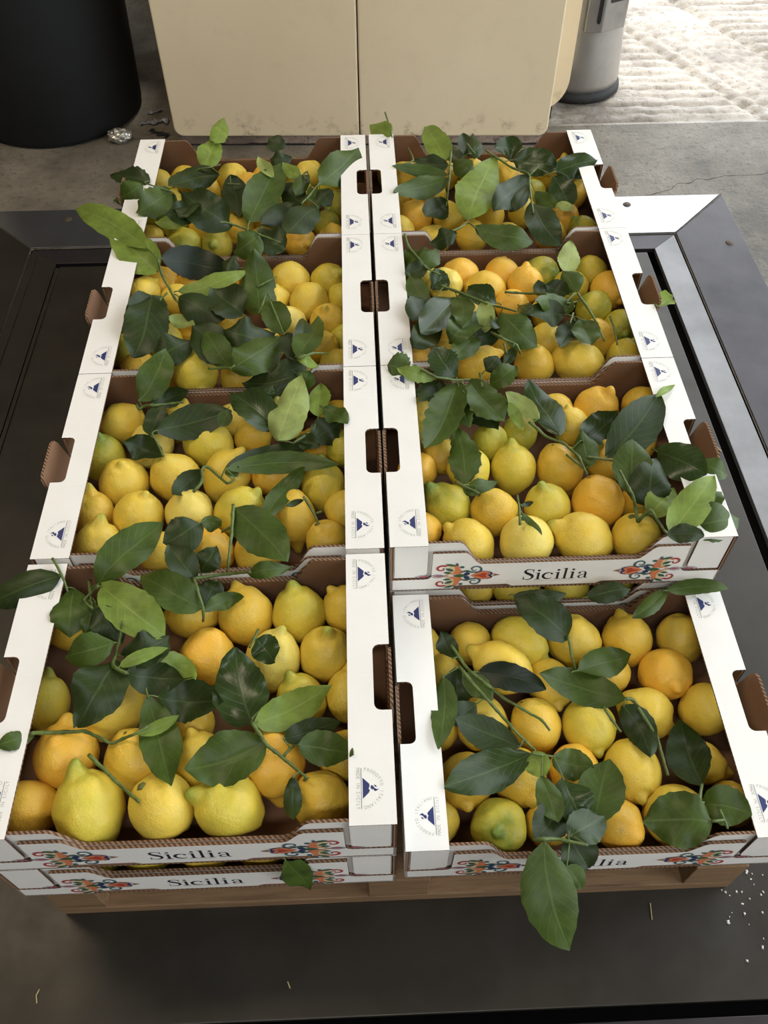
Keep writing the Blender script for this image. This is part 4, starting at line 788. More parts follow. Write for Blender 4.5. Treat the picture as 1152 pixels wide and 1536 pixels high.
 [((20.53,51.14,17.45,19.62,56.67,14.72,16.47,54.74,18.92),2.0,'P',(-0.28,-0.44,0.85)),((16.62,52.96,18.72,18.3,53.72,15.47,18.16,49.09,17.45),1.25,'L',(-0.17,-0.45,0.87)),((22.78,48.03,17.63,21.56,53.73,16.84,20.14,58.38,17.63),3.89,'B',(0.01,-0.44,0.9)),((25.13,46.78,17.63,28.87,50.5,15.92,31.06,52.0,17.63),3.68,'B',(-0.03,-0.47,0.88)),((25.75,42.64,17.45,25.51,45.39,17.75,25.87,48.86,17.49),2.52,'M',(-0.23,-0.46,0.86)),((27.89,43.94,17.63,32.12,47.57,18.93,36.35,53.36,19.23),5.4,'D',(-0.15,-0.42,0.89)),((35.64,52.32,19.67,37.29,53.78,19.36,39.01,55.07,19.05),0.78,'L',(-0.22,-0.52,0.82))]),
('R3','large leaf cluster over right front corner of lower middle right crate',[[[30.02,34.39,16.68],[29.91,35.83,17.31],[29.3,36.27,19.18],[28.86,37.2,19.69],[28.84,39.03,19.12],[28.6,40.44,19.1]],[[29.75,33.89,17.35],[30.74,34.08,19.35],[31.3,33.24,18.92],[32.03,32.7,18.1],[31.52,30.07,20.13]]],
 [((30.0,37.66,17.45,30.73,41.8,15.18,29.29,42.06,17.45),1.34,'D',(0.02,-0.43,0.9)),((29.66,37.49,18.05,30.23,41.08,18.91,31.17,45.08,19.43),4.06,'M',(-0.19,-0.4,0.9)),((38.76,41.8,19.05,40.04,40.47,19.05,42.31,40.66,17.45),2.27,'M',(-0.14,-0.42,0.89)),((34.44,44.69,17.63,36.36,41.31,19.5,38.52,38.75,19.85),4.22,'B',(-0.41,-0.43,0.8)),((31.53,35.71,17.63,31.63,37.92,19.59,33.29,42.29,18.99),4.6,'D',(-0.2,-0.42,0.89)),((37.55,34.34,19.05,38.75,35.56,19.05,40.02,36.67,19.05),1.57,'M',(-0.15,-0.4,0.9)),((35.45,32.45,17.78,37.67,32.04,19.51,41.68,33.69,17.63),4.14,'M',(-0.05,-0.39,0.92)),((31.46,34.84,17.45,32.3,35.14,19.65,35.29,38.7,17.45),2.81,'L',(-0.36,-0.37,0.85)),((32.29,30.71,19.23,35.57,34.1,19.95,39.3,38.59,19.76),3.4,'L',(-0.26,-0.41,0.87)),((31.65,30.18,19.73,33.65,30.01,20.09,35.81,29.8,19.75),1.81,'D',(-0.2,-0.34,0.92))]),
('R3','tiny upright twig with thin leaf on front centre lemon',[[[15.86,34.25,16.95],[15.92,35.97,17.7],[16.16,38.84,16.94]]],
 [((16.23,35.65,17.45,17.42,34.44,16.98,17.71,31.14,19.05),0.71,'M',(0.03,-0.4,0.92)),((16.38,36.76,17.45,17.65,38.85,15.18,17.83,37.32,17.45),0.58,'D',(-0.28,-0.37,0.89))]),
('BR3','leaves squeezed out from under the lower middle right crate',[],
 [((15.23,29.11,9.72,18.17,27.96,10.82,21.49,28.57,10.62),1.75,'D',(-0.01,-0.37,0.93)),((24.06,28.48,9.72,26.48,28.46,10.82,29.3,28.83,10.62),2.08,'D',(-0.11,-0.37,0.92)),((34.04,29.42,9.72,31.16,26.43,10.82,28.59,24.85,10.62),1.58,'M',(-0.2,-0.35,0.91)),((33.58,28.46,10.63,37.36,28.79,10.82,41.11,28.46,10.62),1.61,'M',(-0.29,-0.3,0.91))]),
('BL4','single leaf hanging between the two front left crates',[],
 [((-11.32,-1.05,10.36,-10.39,-1.35,6.46,-9.49,-1.85,2.62),2.44,'M',(-0.13,-0.16,0.98))]),
('L4','dark leaf reaching out over left rim of the front left crate',[[[-37.59,30.09,19.05],[-35.98,27.53,19.54],[-35.12,25.7,18.84]]],
 [((-36.17,27.66,19.23,-40.03,26.09,19.23,-44.36,25.11,17.63),3.05,'D',(0.21,-0.33,0.92)),((-34.96,26.91,17.63,-34.38,22.97,18.93,-34.39,20.7,17.63),3.57,'M',(0.13,-0.36,0.92))]),
('L4','light green leaf bunch at back left of the front left crate',[[[-33.97,28.66,16.68],[-33.48,27.05,17.06],[-32.71,24.98,18.19],[-31.8,22.9,19.7]],[[-31.83,26.11,19.19],[-32.95,26.1,17.88],[-33.14,24.51,18.95],[-31.89,22.99,19.7]]],
 [((-32.43,25.18,17.45,-32.12,21.97,19.04,-32.89,20.75,17.45),1.42,'M',(0.28,-0.31,0.91)),((-31.76,23.01,19.39,-29.83,21.16,19.16,-28.65,19.93,17.45),2.68,'D',(0.16,-0.31,0.94)),((-32.52,27.34,17.63,-29.28,30.71,19.23,-25.98,35.08,18.7),4.06,'M',(0.1,-0.39,0.92)),((-31.64,26.41,18.73,-27.33,22.33,19.78,-24.14,20.38,17.63),4.25,'L',(0.25,-0.36,0.9))]),
('L4','curved leaves on branch at back centre of the front left crate',[[[-21.71,27.42,18.07],[-20.52,28.34,17.03],[-19.14,28.8,16.68],[-18.01,28.87,16.68],[-16.79,28.6,17.2],[-15.4,27.6,18.75]],[[-21.6,27.12,18.52],[-20.81,24.88,19.84],[-20.44,23.79,19.48],[-20.15,22.96,18.72],[-20.36,22.39,17.19]]],
 [((-21.28,28.82,17.45,-20.08,29.26,19.05,-19.48,31.03,19.05),2.39,'D',(0.12,-0.41,0.9)),((-21.71,27.84,17.45,-23.08,29.05,19.05,-24.79,31.49,19.09),2.68,'D',(0.27,-0.39,0.88)),((-15.83,28.33,17.45,-13.18,27.58,19.35,-10.97,28.95,17.45),1.62,'M',(0.17,-0.36,0.92)),((-20.45,23.93,17.45,-20.42,27.13,15.33,-19.21,27.47,17.45),2.58,'D',(0.29,-0.35,0.89)),((-20.26,23.32,17.87,-18.5,25.14,16.64,-16.17,25.31,17.45),1.63,'M',(0.22,-0.37,0.9)),((-20.44,23.3,18.47,-23.52,24.48,20.02,-27.78,28.41,17.63),3.3,'M',(0.16,-0.35,0.93))]),
('L4','thick cut stem with crumpled leaves at left of front left crate',[[[-27.01,15.11,19.62],[-28.66,16.22,19.06],[-29.06,18.35,17.67],[-28.79,19.39,18.27],[-28.53,20.27,19.02],[-28.18,20.98,20.06]]],
 [((-24.82,18.1,17.45,-23.14,17.99,15.45,-20.63,15.38,17.45),2.43,'L',(0.25,-0.28,0.93)),((-28.97,19.04,19.04,-31.28,18.04,19.46,-34.43,18.3,17.63),2.89,'M',(0.18,-0.34,0.92)),((-24.19,13.4,17.63,-21.3,13.76,15.43,-17.45,12.77,17.63),4.03,'D',(0.25,-0.26,0.93)),((-28.7,17.77,17.63,-29.68,13.05,19.76,-31.68,10.44,17.63),5.04,'D',(0.12,-0.31,0.94)),((-27.09,15.24,19.37,-24.8,15.88,16.97,-21.63,15.33,17.63),2.92,'D',(0.03,-0.28,0.96)),((-28.27,18.14,17.63,-25.48,18.21,19.0,-23.72,20.36,17.63),3.19,'D',(0.03,-0.3,0.95)),((-28.01,16.24,18.98,-25.67,17.21,19.41,-23.38,18.32,18.81),1.1,'L',(0.29,-0.34,0.89))]),
('L4','hanging olive leaf and long twig across left side of front left crate',[[[-35.58,9.34,18.88],[-35.21,10.1,17.23],[-34.36,10.35,16.68],[-33.29,10.35,16.68],[-32.21,10.35,16.68],[-31.13,10.35,16.68],[-30.17,9.89,16.68],[-29.21,9.43,16.68],[-28.26,8.97,16.68],[-27.19,9.28,16.94],[-25.97,9.35,17.7],[-24.66,10.19,17.59]]],
 [((-25.09,13.51,17.63,-23.57,9.03,16.71,-21.6,3.89,18.05),3.32,'M',(0.09,-0.27,0.96)),((-25.72,9.52,17.45,-23.65,10.28,17.22,-21.71,11.35,17.45),1.07,'L',(0.29,-0.29,0.91)),((-35.85,9.98,17.45,-36.94,8.7,19.05,-38.64,8.1,19.05),1.55,'M',(0.15,-0.25,0.96))]),
('L4','bare green stem standing on front centre lemon of front left crate',[[[-30.37,7.88,16.68],[-29.43,7.03,16.68],[-28.49,6.19,16.68],[-27.56,5.35,16.68],[-26.61,4.52,16.76],[-25.6,3.62,17.05],[-24.55,2.65,17.56]]],
 []),
('L4','small folded leaf with stem on lemon, front left crate back centre',[[[-14.32,21.22,16.94],[-14.65,19.68,17.7],[-15.13,18.79,17.39]]],
 [((-14.48,19.86,17.45,-13.45,18.95,16.5,-12.3,16.9,17.45),2.57,'B',(-0.11,-0.3,0.95))]),
('L4','fresh sprig of five large leaves in centre of front left crate',[[[-14.29,10.08,17.88],[-13.51,8.9,17.85],[-12.73,7.72,17.88],[-12.0,7.37,16.98],[-11.2,6.77,16.68],[-10.36,6.04,16.68],[-9.54,5.33,16.68],[-8.73,4.62,16.68]],[[-11.19,6.93,16.68],[-10.24,8.06,16.68]]],
 [((-10.08,4.57,17.45,-10.33,3.26,15.3,-9.81,-0.1,19.05),1.42,'D',(0.09,-0.2,0.97)),((-11.17,8.46,17.45,-8.55,10.31,14.85,-5.56,10.07,17.45),2.05,'D',(0.06,-0.29,0.95)),((-9.62,7.64,17.63,-7.04,8.03,15.7,-4.24,5.94,19.23),2.8,'M',(-0.01,-0.26,0.96)),((-14.33,10.19,17.63,-15.91,14.65,16.9,-16.51,18.79,17.63),5.39,'B',(-0.01,-0.27,0.96)),((-14.0,10.18,17.63,-10.26,12.59,15.7,-6.35,13.9,17.63),3.03,'L',(0.06,-0.26,0.96)),((-12.84,8.17,17.63,-16.62,6.59,17.3,-20.54,5.64,17.63),4.81,'M',(-0.05,-0.22,0.97))]),
('R4','long branch with dark leaves along left side of front right crate',[[[7.38,23.85,7.4],[8.14,22.21,7.55],[8.87,20.59,7.74],[9.53,19.33,8.61],[10.27,18.46,8.77],[11.0,17.59,8.95],[11.93,17.4,7.75],[12.74,16.82,7.35],[13.74,16.1,7.35],[14.73,15.38,7.35],[15.71,14.67,7.35],[16.69,13.97,7.35],[17.46,12.66,7.35]],[[8.06,20.57,8.16],[9.0,18.6,8.6],[9.67,17.6,8.63],[10.34,16.64,8.61],[11.02,15.75,8.45],[11.8,15.19,7.62],[12.45,14.23,7.63],[12.95,12.92,8.48],[13.58,12.01,8.47],[14.61,11.28,7.63],[15.55,10.33,7.35]]],
 [((7.38,21.67,8.12,6.87,24.96,5.45,6.19,25.48,8.12),2.11,'D',(0.14,-0.32,0.94)),((7.66,20.44,8.12,7.63,18.98,5.89,7.59,15.42,8.12),2.97,'D',(-0.02,-0.32,0.95)),((9.51,15.83,8.12,7.9,14.65,8.25,6.37,13.54,8.12),2.39,'D',(0.14,-0.27,0.95)),((6.02,19.39,8.12,5.64,14.19,9.54,4.61,9.99,9.72),2.36,'M',(-0.18,-0.25,0.95)),((10.01,19.83,8.12,13.85,18.57,9.0,17.62,17.33,8.12),2.59,'N',(-0.25,-0.27,0.93)),((8.27,19.47,8.12,9.99,17.88,8.38,11.37,16.17,8.12),2.13,'M',(0.03,-0.28,0.96)),((13.69,10.54,8.3,10.24,12.15,8.55,6.66,13.23,10.32),2.93,'D',(-0.12,-0.28,0.95)),((14.82,9.73,8.3,9.92,7.8,8.52,4.98,5.83,9.9),3.99,'B',(-0.24,-0.24,0.94))]),
('R4','thick cluster of leaves hanging over front edge of front right crate',[[[14.69,9.46,8.97],[15.87,9.26,8.88],[17.1,9.19,8.5]],[[13.45,-0.11,10.46],[14.22,-0.35,11.35],[15.3,-0.1,10.6],[16.79,-0.49,10.86],[17.66,-0.74,10.92],[18.55,-0.96,10.91]]],
 [((17.16,9.19,8.12,19.48,8.89,6.66,21.31,8.06,8.12),2.78,'M',(0.04,-0.24,0.97)),((20.27,1.64,8.3,21.52,5.23,8.19,23.16,8.81,8.3),4.37,'M',(-0.33,-0.19,0.93)),((14.74,9.56,8.72,15.36,8.33,8.39,15.59,6.95,8.12),2.29,'L',(-0.3,-0.22,0.93)),((17.35,3.96,8.3,15.37,1.72,9.6,13.48,0.06,9.9),2.98,'D',(-0.11,-0.19,0.98)),((16.81,0.26,9.9,17.81,-1.13,9.6,18.77,-2.39,8.3),3.59,'D',(-0.03,-0.19,0.98)),((16.31,-2.62,9.92,17.16,-3.45,9.19,17.85,-4.33,8.12),1.71,'M',(-0.13,-0.15,0.98)),((15.44,6.97,8.66,15.79,4.15,9.65,16.13,1.63,10.06),2.21,'M',(-0.1,-0.21,0.97)),((17.82,6.8,8.3,18.13,3.52,10.06,19.52,1.67,8.3),3.29,'B',(-0.03,-0.22,0.98)),((16.8,0.0,10.52,18.82,1.03,10.44,21.3,2.51,8.86),2.95,'B',(-0.22,-0.18,0.96)),((14.28,-0.6,11.1,14.4,-5.36,9.8,16.25,-9.16,5.6),5.01,'M',(-0.06,-0.15,0.99))]),
('R4','dark leaf and stem near back centre of the front right crate',[[[21.09,23.62,8.91],[21.41,22.03,7.74],[21.7,20.12,7.35]]],
 [((21.24,23.87,8.3,18.08,25.42,11.12,15.08,28.22,10.68),3.91,'D',(-0.09,-0.31,0.95))]),
('R4','branch with wavy leaves right of centre in front right crate',[[[26.3,15.62,8.55],[27.43,15.81,7.73],[27.86,14.69,7.69],[28.36,13.67,7.43],[28.78,12.59,7.38],[29.15,11.46,7.45],[29.23,10.36,7.38],[29.29,9.26,7.35],[29.34,8.16,7.35],[29.38,7.08,7.35]],[[23.89,15.18,7.63],[24.61,13.63,7.42],[25.38,12.2,7.35]]],
 [((26.34,15.58,8.3,22.1,17.93,6.92,17.2,19.33,8.37),3.56,'M',(0.04,-0.26,0.96)),((21.62,19.55,8.12,25.25,20.93,7.12,28.32,21.37,8.12),2.99,'M',(-0.33,-0.25,0.91)),((26.04,15.02,8.12,27.71,12.67,6.9,27.75,9.0,8.12),2.85,'D',(-0.38,-0.22,0.9))]),
('R4','leaves with pale cut stem at right front corner of front right crate',[[[32.14,5.27,8.95],[31.06,3.33,10.16],[31.39,3.04,10.16]],[[32.95,2.34,9.83],[33.04,1.34,9.97],[33.31,0.5,9.65]],[[31.7,1.13,10.16],[33.0,1.26,10.02]]],
 [((32.46,5.51,8.3,32.76,9.94,6.02,31.98,12.94,8.3),4.16,'D',(-0.36,-0.23,0.9)),((31.79,3.54,8.3,33.88,2.73,9.6,36.05,1.72,9.9),3.29,'M',(-0.39,-0.18,0.9)),((31.78,1.15,9.89,28.45,1.67,9.6,25.26,2.0,8.3),5.44,'M',(-0.15,-0.21,0.97))]),
]


# ------------------------------------------------------------------ helpers
def mesh_obj(name, verts, faces, mats, parent=None, fmat=None, smooth=False, uvs=None):
    me = bpy.data.meshes.new(name)
    me.from_pydata([tuple(v) for v in verts], [], faces)
    for m in (mats if isinstance(mats, (list, tuple)) else [mats]):
        me.materials.append(m)
    if fmat:
        me.polygons.foreach_set('material_index', fmat)
    if smooth:
        me.polygons.foreach_set('use_smooth', [True] * len(faces))
    if uvs:
        ul = me.uv_layers.new(name='UVMap')
        for lp in me.loops:
            ul.data[lp.index].uv = uvs[lp.vertex_index]
    me.update()
    o = bpy.data.objects.new(name, me)
    col.objects.link(o)
    if parent is not None:
        o.parent = parent
    return o


def empty(name, loc=(0, 0, 0), parent=None):
    o = bpy.data.objects.new(name, None)
    o.empty_display_size = 0.02
    o.location = loc
    col.objects.link(o)
    if parent is not None:
        o.parent = parent
    return o


def tag(o, label=None, cat=None, group=None, kind=None):
    for k, v in (('label', label), ('category', cat), ('group', group), ('kind', kind)):
        if v:
            o[k] = v
    return o


def kids(o):
    return [c for c in col.objects if c.parent == o]


def copy_tree(o, tree, parent=None):
    c = o.copy()
    col.objects.link(c)
    if parent is not None:
        c.parent = parent
    for ch in tree.get(o.name, []):
        copy_tree(ch, tree, c)
    return c


def tree_of(root):
    t = {}
    for c in col.objects:
        if c.parent is not None:
            t.setdefault(c.parent.name, []).append(c)
    return t


class MB:
    """collects polygons in centimetres; one mesh when built"""
    def __init__(s):
        s.v, s.f, s.m = [], [], []

    def add(s, vs, fs, mi=0):
        o = len(s.v)
        s.v += [Vector(v) for v in vs]
        for f in fs:
            s.f.append([i + o for i in f])
            s.m.append(mi)

    def box(s, x0, x1, y0, y1, z0, z1, mi=0):
        s.add([(x0, y0, z0), (x1, y0, z0), (x1, y1, z0), (x0, y1, z0), (x0, y0, z1), (x1, y0, z1), (x1, y1, z1), (x0, y1, z1)],
              [(0, 3, 2, 1), (4, 5, 6, 7), (0, 1, 5, 4), (1, 2, 6, 5), (2, 3, 7, 6), (3, 0, 4, 7)], mi)

    def panel(s, poly, fn, t, ma=0, mb=1, me=2):
        """poly (a,b) extruded by t; fn(a,b,c)->xyz; side c=0 gets ma, c=t gets mb, rims me"""
        n = len(poly)
        o = len(s.v)
        s.v += [Vector(fn(a, b, 0)) for a, b in poly] + [Vector(fn(a, b, t)) for a, b in poly]
        s.f.append(list(range(o, o + n)))
        s.m.append(ma)
        s.f.append(list(range(o + 2 * n - 1, o + n - 1, -1)))
        s.m.append(mb)
        for i in range(n):
            j = (i + 1) % n
            s.f.append([o + j, o + i, o + n + i, o + n + j])
            s.m.append(me)

    def tube(s, pts, rad, seg=7, mi=0, cap=True):
        o = len(s.v)
        n = len(pts)
        pts = [Vector(p) for p in pts]
        up = Vector((0.31, 0.22, 0.92))
        for i, p in enumerate(pts):
            t = (pts[min(n - 1, i + 1)] - pts[max(0, i - 1)])
            if t.length < 1e-6:
                t = Vector((0, 0, 1))
            t.normalize()
            a = t.cross(up)
            if a.length < 0.1:
                a = t.cross(Vector((1, 0, 0)))
            a.normalize()
            b = t.cross(a)
            r = rad[i] if isinstance(rad, (list, tuple)) else rad
            for k in range(seg):
                an = 2 * PI * k / seg
                s.v.append(p + (a * math.cos(an) + b * math.sin(an)) * r)
        for i in range(n - 1):
            for k in range(seg):
                k2 = (k + 1) % seg
                s.f.append([o + i * seg + k, o + i * seg + k2, o + (i + 1) * seg + k2, o + (i + 1) * seg + k])
                s.m.append(mi)
        if cap:
            s.f.append([o + k for k in range(seg)][::-1])
            s.m.append(mi)
            s.f.append([o + (n - 1) * seg + k for k in range(seg)])
            s.m.append(mi)

    def build(s, name, mats, parent=None, world=False, smooth=False, bevel=0.0):
        if world:
            vs = [V(*v) for v in s.v]
        else:
            vs = [v * S for v in s.v]
        o = mesh_obj(name, vs, s.f, mats, parent, s.m, smooth)
        if bevel:
            bv = o.modifiers.new('bevel', 'BEVEL')
            bv.width = bevel * S
            bv.segments = 2
            bv.limit_method = 'ANGLE'
        return o


def fix_normals(o):
    bm = bmesh.new()
    bm.from_mesh(o.data)
    bmesh.ops.recalc_face_normals(bm, faces=bm.faces)
    bm.to_mesh(o.data)
    bm.free()
    return o


# ------------------------------------------------------------------ setting
PX0, PX1, PY0, PY1 = -65.0, 59.3, -11.7, 127.8        # scale platform
IX0, IX1, IY0, IY1 = -72.2, 66.9, -19.5, 134.2        # inner frame outline
OX0, OX1, OY0, OY1 = -87.0, 81.0, -34.0, 148.5        # outer frame outline

fl = MB()
HX0, HX1, HY0, HY1 = IX0 + .4, IX1 - .4, IY0 + .4, IY1 - .4
zt = -12.0
A = (-320, 320, -320, 181)
def quad(mb, x0, x1, y0, y1, z, mi=0):
    mb.add([(x0, y0, z), (x1, y0, z), (x1, y1, z), (x0, y1, z)], [(0, 1, 2, 3)], mi)
quad(fl, A[0], A[1], A[2], HY0, zt)
quad(fl, A[0], A[1], HY1, A[3], zt)
quad(fl, A[0], HX0, HY0, HY1, zt)
quad(fl, HX1, A[1], HY0, HY1, zt)
zb = -20
fl.add([(HX0, HY0, zt), (HX1, HY0, zt), (HX1, HY1, zt), (HX0, HY1, zt), (HX0, HY0, zb), (HX1, HY0, zb), (HX1, HY1, zb), (HX0, HY1, zb)],
       [(0, 4, 5, 1), (1, 5, 6, 2), (2, 6, 7, 3), (3, 7, 4, 0), (4, 7, 6, 5)], 1)
quad(fl, -320, 30, 181, 330, zt)
floor = fl.build('floor', [M_conc, M_pit], world=True)
tag(floor, 'grey worn concrete floor around the steel scale', kind='structure')

# ridged ramp concrete beyond y = 181
gx0, gx1, gy0, gy1 = 30.0, 330.0, 181.0, 420.0
nx, ny = 300, 360
vs, fs = [], []
def ramp_h(x, y):
    d = min(1.0, (y - 181) / 5)
    # straight rills parallel to the door, two diagonal wheel tracks across
    wob = noise.noise(Vector((x * .03, y * .02, 0))) * 1.6 + noise.noise(Vector((x * .15, y * .1, 9))) * .45
    per = 4.3
    q = (y + wob) / per
    k = math.floor(q)
    fr = q - k - .5
    dep = .55 + .75 * noise.noise(Vector((k * 3.7, x * .035, 1.5)))
    val = -max(0.0, dep) * math.exp(-(fr / .17) ** 2)
    u = (x - 76.0) - (250 - y) * .46
    band = min(1.0, max(0.0, 1.35 - abs(u - 9) / 12))
    g = (1 - band * .8) * val * 1.9
    g += band * .12 * math.sin(u * 1.9)
    for uc, w_, dp in ((22.5, 1.6, 1.3), (-5, 1.5, 1.0), (0.5, 1.0, .6)):
        g -= dp * math.exp(-((u - uc) / w_) ** 2)
    f = noise.fractal(Vector((x * .22, y * .34, 2)), .75, 2.2, 5)
    g += f * .42
    if y < 216 and u > 22:
        g += noise.fractal(Vector((x * .3, y * .5, 7)), .7, 2, 4) * .4
    edge = math.exp(-((y - 183.5) / 1.0) ** 2) * -.6
    return -12.0 + (g - .1) * d + edge
for j in range(ny + 1):
    y = gy0 + (gy1 - gy0) * (j / ny) ** 1.25
    for i in range(nx + 1):
        x = gx0 + (gx1 - gx0) * (i / nx) ** 1.5
        vs.append(V(x, y, ramp_h(x, y)))
for j in range(ny):
    for i in range(nx):
        a = j * (nx + 1) + i
        fs.append((a, a + 1, a + nx + 2, a + nx + 1))
ramp = mesh_obj('floor_ramp', vs, fs, M_conc2, smooth=True)
tag(ramp, 'bright ridged concrete ramp by the door opening', kind='structure')
ramp.name = 'floor_outer'

# crack in the concrete, a shallow dark groove
ck = MB()
pts = [(98, 158), (90, 156.4), (84, 156.5), (80, 155), (77.5, 155.6), (74.8, 153.5), (72.6, 153.8), (70, 151.4), (66.5, 149.8), (63, 149)]
random.seed(3)
top, bot = [], []
for i in range(len(pts) - 1):
    for k in range(5):
        t = k / 5
        x = pts[i][0] * (1 - t) + pts[i + 1][0] * t
        y = pts[i][1] * (1 - t) + pts[i + 1][1] * t + random.uniform(-.25, .25)
        w = random.uniform(.04, .16)
        top.append((x, y + w, -11.985))
        bot.append((x, y - w, -11.985))
for i in range(len(top) - 1):
    ck.add([top[i], top[i + 1], bot[i + 1], bot[i]], [(0, 1, 2, 3)])
cr = fix_normals(ck.build('crack', M_crack))
cr.parent = floor
cr.data.transform(Matrix.Translation((0, 0, ZF * S)))

wl = MB(); wl.box(-322, -320, -320, 330, -12, 300); tag(wl.build('wall_left', M_wall, world=True), kind='structure')
wk = MB(); wk.box(-320, 42, 262, 270, -12, 300); tag(wk.build('wall_back', M_wall, world=True), kind='structure')
wf = MB(); wf.box(-320, 320, -322, -320, -12, 300); tag(wf.build('wall_front', M_wall, world=True), kind='structure')
wc = MB(); wc.box(-322, 230, -322, 250, 290, 300); tag(wc.build('ceiling', M_ceil, world=True), kind='structure')  # unseen; right edge cut short to let sky light in from the right

# ------------------------------------------------------------------ floor scale
sc_root = empty('floor_scale', V(-3, 58, -12))
tag(sc_root, 'dark steel platform scale set flush in the concrete floor under the pallet', 'scale')
inv = Matrix.Translation(-V(-3, 58, -12))


def scale_part(mb, name, mat, bevel=0.08):
    o = mb.build(name, mat, world=True, bevel=bevel)
    o.data.transform(inv)
    o.parent = sc_root
    return o


m = MB(); m.box(PX0, PX1, PY0, PY1, -12.9, -12.02); scale_part(m, 'platform_plate', M_plate, .15)
def strip(poly, z0, z1, name, mat, bevel=.08):
    m = MB()
    m.panel([(x, y) for x, y in poly], lambda a, b, c: (a, b, z0 + c), z1 - z0, 0, 0, 0)
    o = scale_part(m, name, mat, bevel)
    fix_normals(o)
    return o
g = 1.9
G0x, G1x, G0y, G1y = PX0 - g * .5, PX1 + g, PY0 - g * .8, PY1 + g * .6
strip([(G1x, G0y), (IX1, IY0), (IX1, IY1), (G1x, G1y)], -13, -12.0, 'inner_frame', M_plate4)
strip([(G0x, G1y), (G1x, G1y), (IX1, IY1), (IX0, IY1)], -13, -12.0, 'inner_frame', M_plate2)
strip([(IX0, IY0), (G0x, G0y), (G0x, G1y), (IX0, IY1)], -13, -12.0, 'inner_frame', M_plate)
strip([(IX0, IY0), (IX1, IY0), (G1x, G0y), (G0x, G0y)], -13, -12.0, 'inner_frame', M_plate2)
q = .12
strip([(IX1 + q, IY0), (OX1, OY0), (OX1, OY1 - .3), (IX1 + q, IY1 - .2)], -12, -11.72, 'outer_frame', M_plate2)
strip([(IX0, IY1 + q), (IX1, IY1 + q), (OX1 - .5, OY1), (OX0, OY1)], -12, -11.7, 'outer_frame', M_plate3)
strip([(OX0, OY0), (IX0 - q, IY0), (IX0 - q, IY1), (OX0, OY1 - .3)], -12, -11.72, 'outer_frame', M_plate)
strip([(OX0, OY0), (OX1, OY0), (IX1, IY0 - q), (IX0, IY0 - q)], -12, -11.72, 'outer_frame', M_plate2)
# weld bead at the mitre and raised bar on the left
m = MB()
random.seed(5)
wp = []
for k in range(26):
    t = k / 25
    wp.append((IX1 + (OX1 - IX1) * t + random.uniform(-.1, .1), IY1 + (OY1 - IY1) * t + random.uniform(-.12, .12), -11.7))
m.tube(wp, [random.uniform(.05, .17) for _ in wp], 6)
scale_part(m, 'weld_bead', M_screw, 0)
m = MB(); m.box(IX0 + .1, IX0 + 1.9, IY0, IY1 - 2, -12.0, -11.75); scale_part(m, 'edge_bar', M_plate)
m = MB(); m.box(-65.6, -64.9, -10, 127, -12.1, -11.7); scale_part(m, 'edge_bar', M_plate)
for sx, sy in ((58.6, 145.2), (77.6, 130.0), (-66.4, 144.8), (-79, 112)):
    m = MB()
    nseg = 18
    for rr, z0, z1 in ((.95, -11.72, -11.5), (.55, -11.5, -11.4)):
        ring0 = [(sx + rr * math.cos(2 * PI * k / nseg), sy + rr * math.sin(2 * PI * k / nseg), z0) for k in range(nseg)]
        ring1 = [(sx + rr * .8 * math.cos(2 * PI * k / nseg), sy + rr * .8 * math.sin(2 * PI * k / nseg), z1) for k in range(nseg)]
        m.add(ring0 + ring1, [[k, (k + 1) % nseg, nseg + (k + 1) % nseg, nseg + k] for k in range(nseg)] + [list(range(nseg, 2 * nseg))])
    scale_part(m, 'screw', M_screw, 0)

# ------------------------------------------------------------------ pallet
pal = empty('wooden_pallet', V(0, 60, -12))
tag(pal, 'light brown wooden pallet under all the lemon crates', 'pallet')
pinv = Matrix.Translation(-V(0, 60, -12))
def pal_part(mb, name):
    o = mb.build(name, M_wood, world=True, bevel=.12)
    o.data.transform(pinv)
    o.parent = pal
PA, PB = -39.6, 39.9
for (y0, y1) in ((.3, 10), (55, 65), (109.5, 119.5)):
    m = MB(); m.box(PA, PB, y0, y1, -12, -9.9); pal_part(m, 'bottom_board')
    for (x0, x1) in ((PA, -34.0), (-3.4, 3.6), (33.9, PB)):
        m = MB(); m.box(x0, x1, y0 + .02, y1, -9.9, -3.6); pal_part(m, 'block')
for (x0, x1) in ((PA, -30), (-5, 5), (30, PB)):
    m = MB(); m.box(x0, x1, .6, 119.4, -3.6, -1.9); pal_part(m, 'stringer_board')
for k in range(9):
    y0 = .5 + k * 13.6
    m = MB(); m.box(PA, PB, y0, y0 + 10.2, -1.9, -.05); pal_part(m, 'top_board')

# ------------------------------------------------------------------ carton crate
CW, CD, CH = 40.0, 30.35, 9.3
FL = 4.4           # width of the flat rim flaps
TK = .32           # cardboard thickness
MC = [M_white, M_brown, M_edge]


def wall_profile(full, low, raised_x, curve, x0=0.0, foot=0.0, arch=0.0):
    """long-wall outline: high corners, low middle"""
    pts = [(x0, foot)]
    if arch:
        pts += [(7.4, foot), (8.2, foot + arch), (14.2, foot + arch), (14.9, foot + arch - .45),
                (CW - 14.9, foot + arch - .45), (CW - 14.2, foot + arch), (CW - 8.2, foot + arch), (CW - 7.4, foot)]
    pts += [(CW - x0, foot)]
    pts += [(CW - x0, full)]
    def rise(sgn):
        out = []
        for k in range(7):
            t = k / 6
            x = raised_x + curve * t
            z = full - (full - low) * (t * t * (3 - 2 * t))
            out.append((x, z))
        return out
    rr = rise(1)
    pts += [(CW - x, z) for x, z in rr]
    pts += [(x, z) for x, z in rr[::-1]]
    pts += [(x0, full)]
    return pts


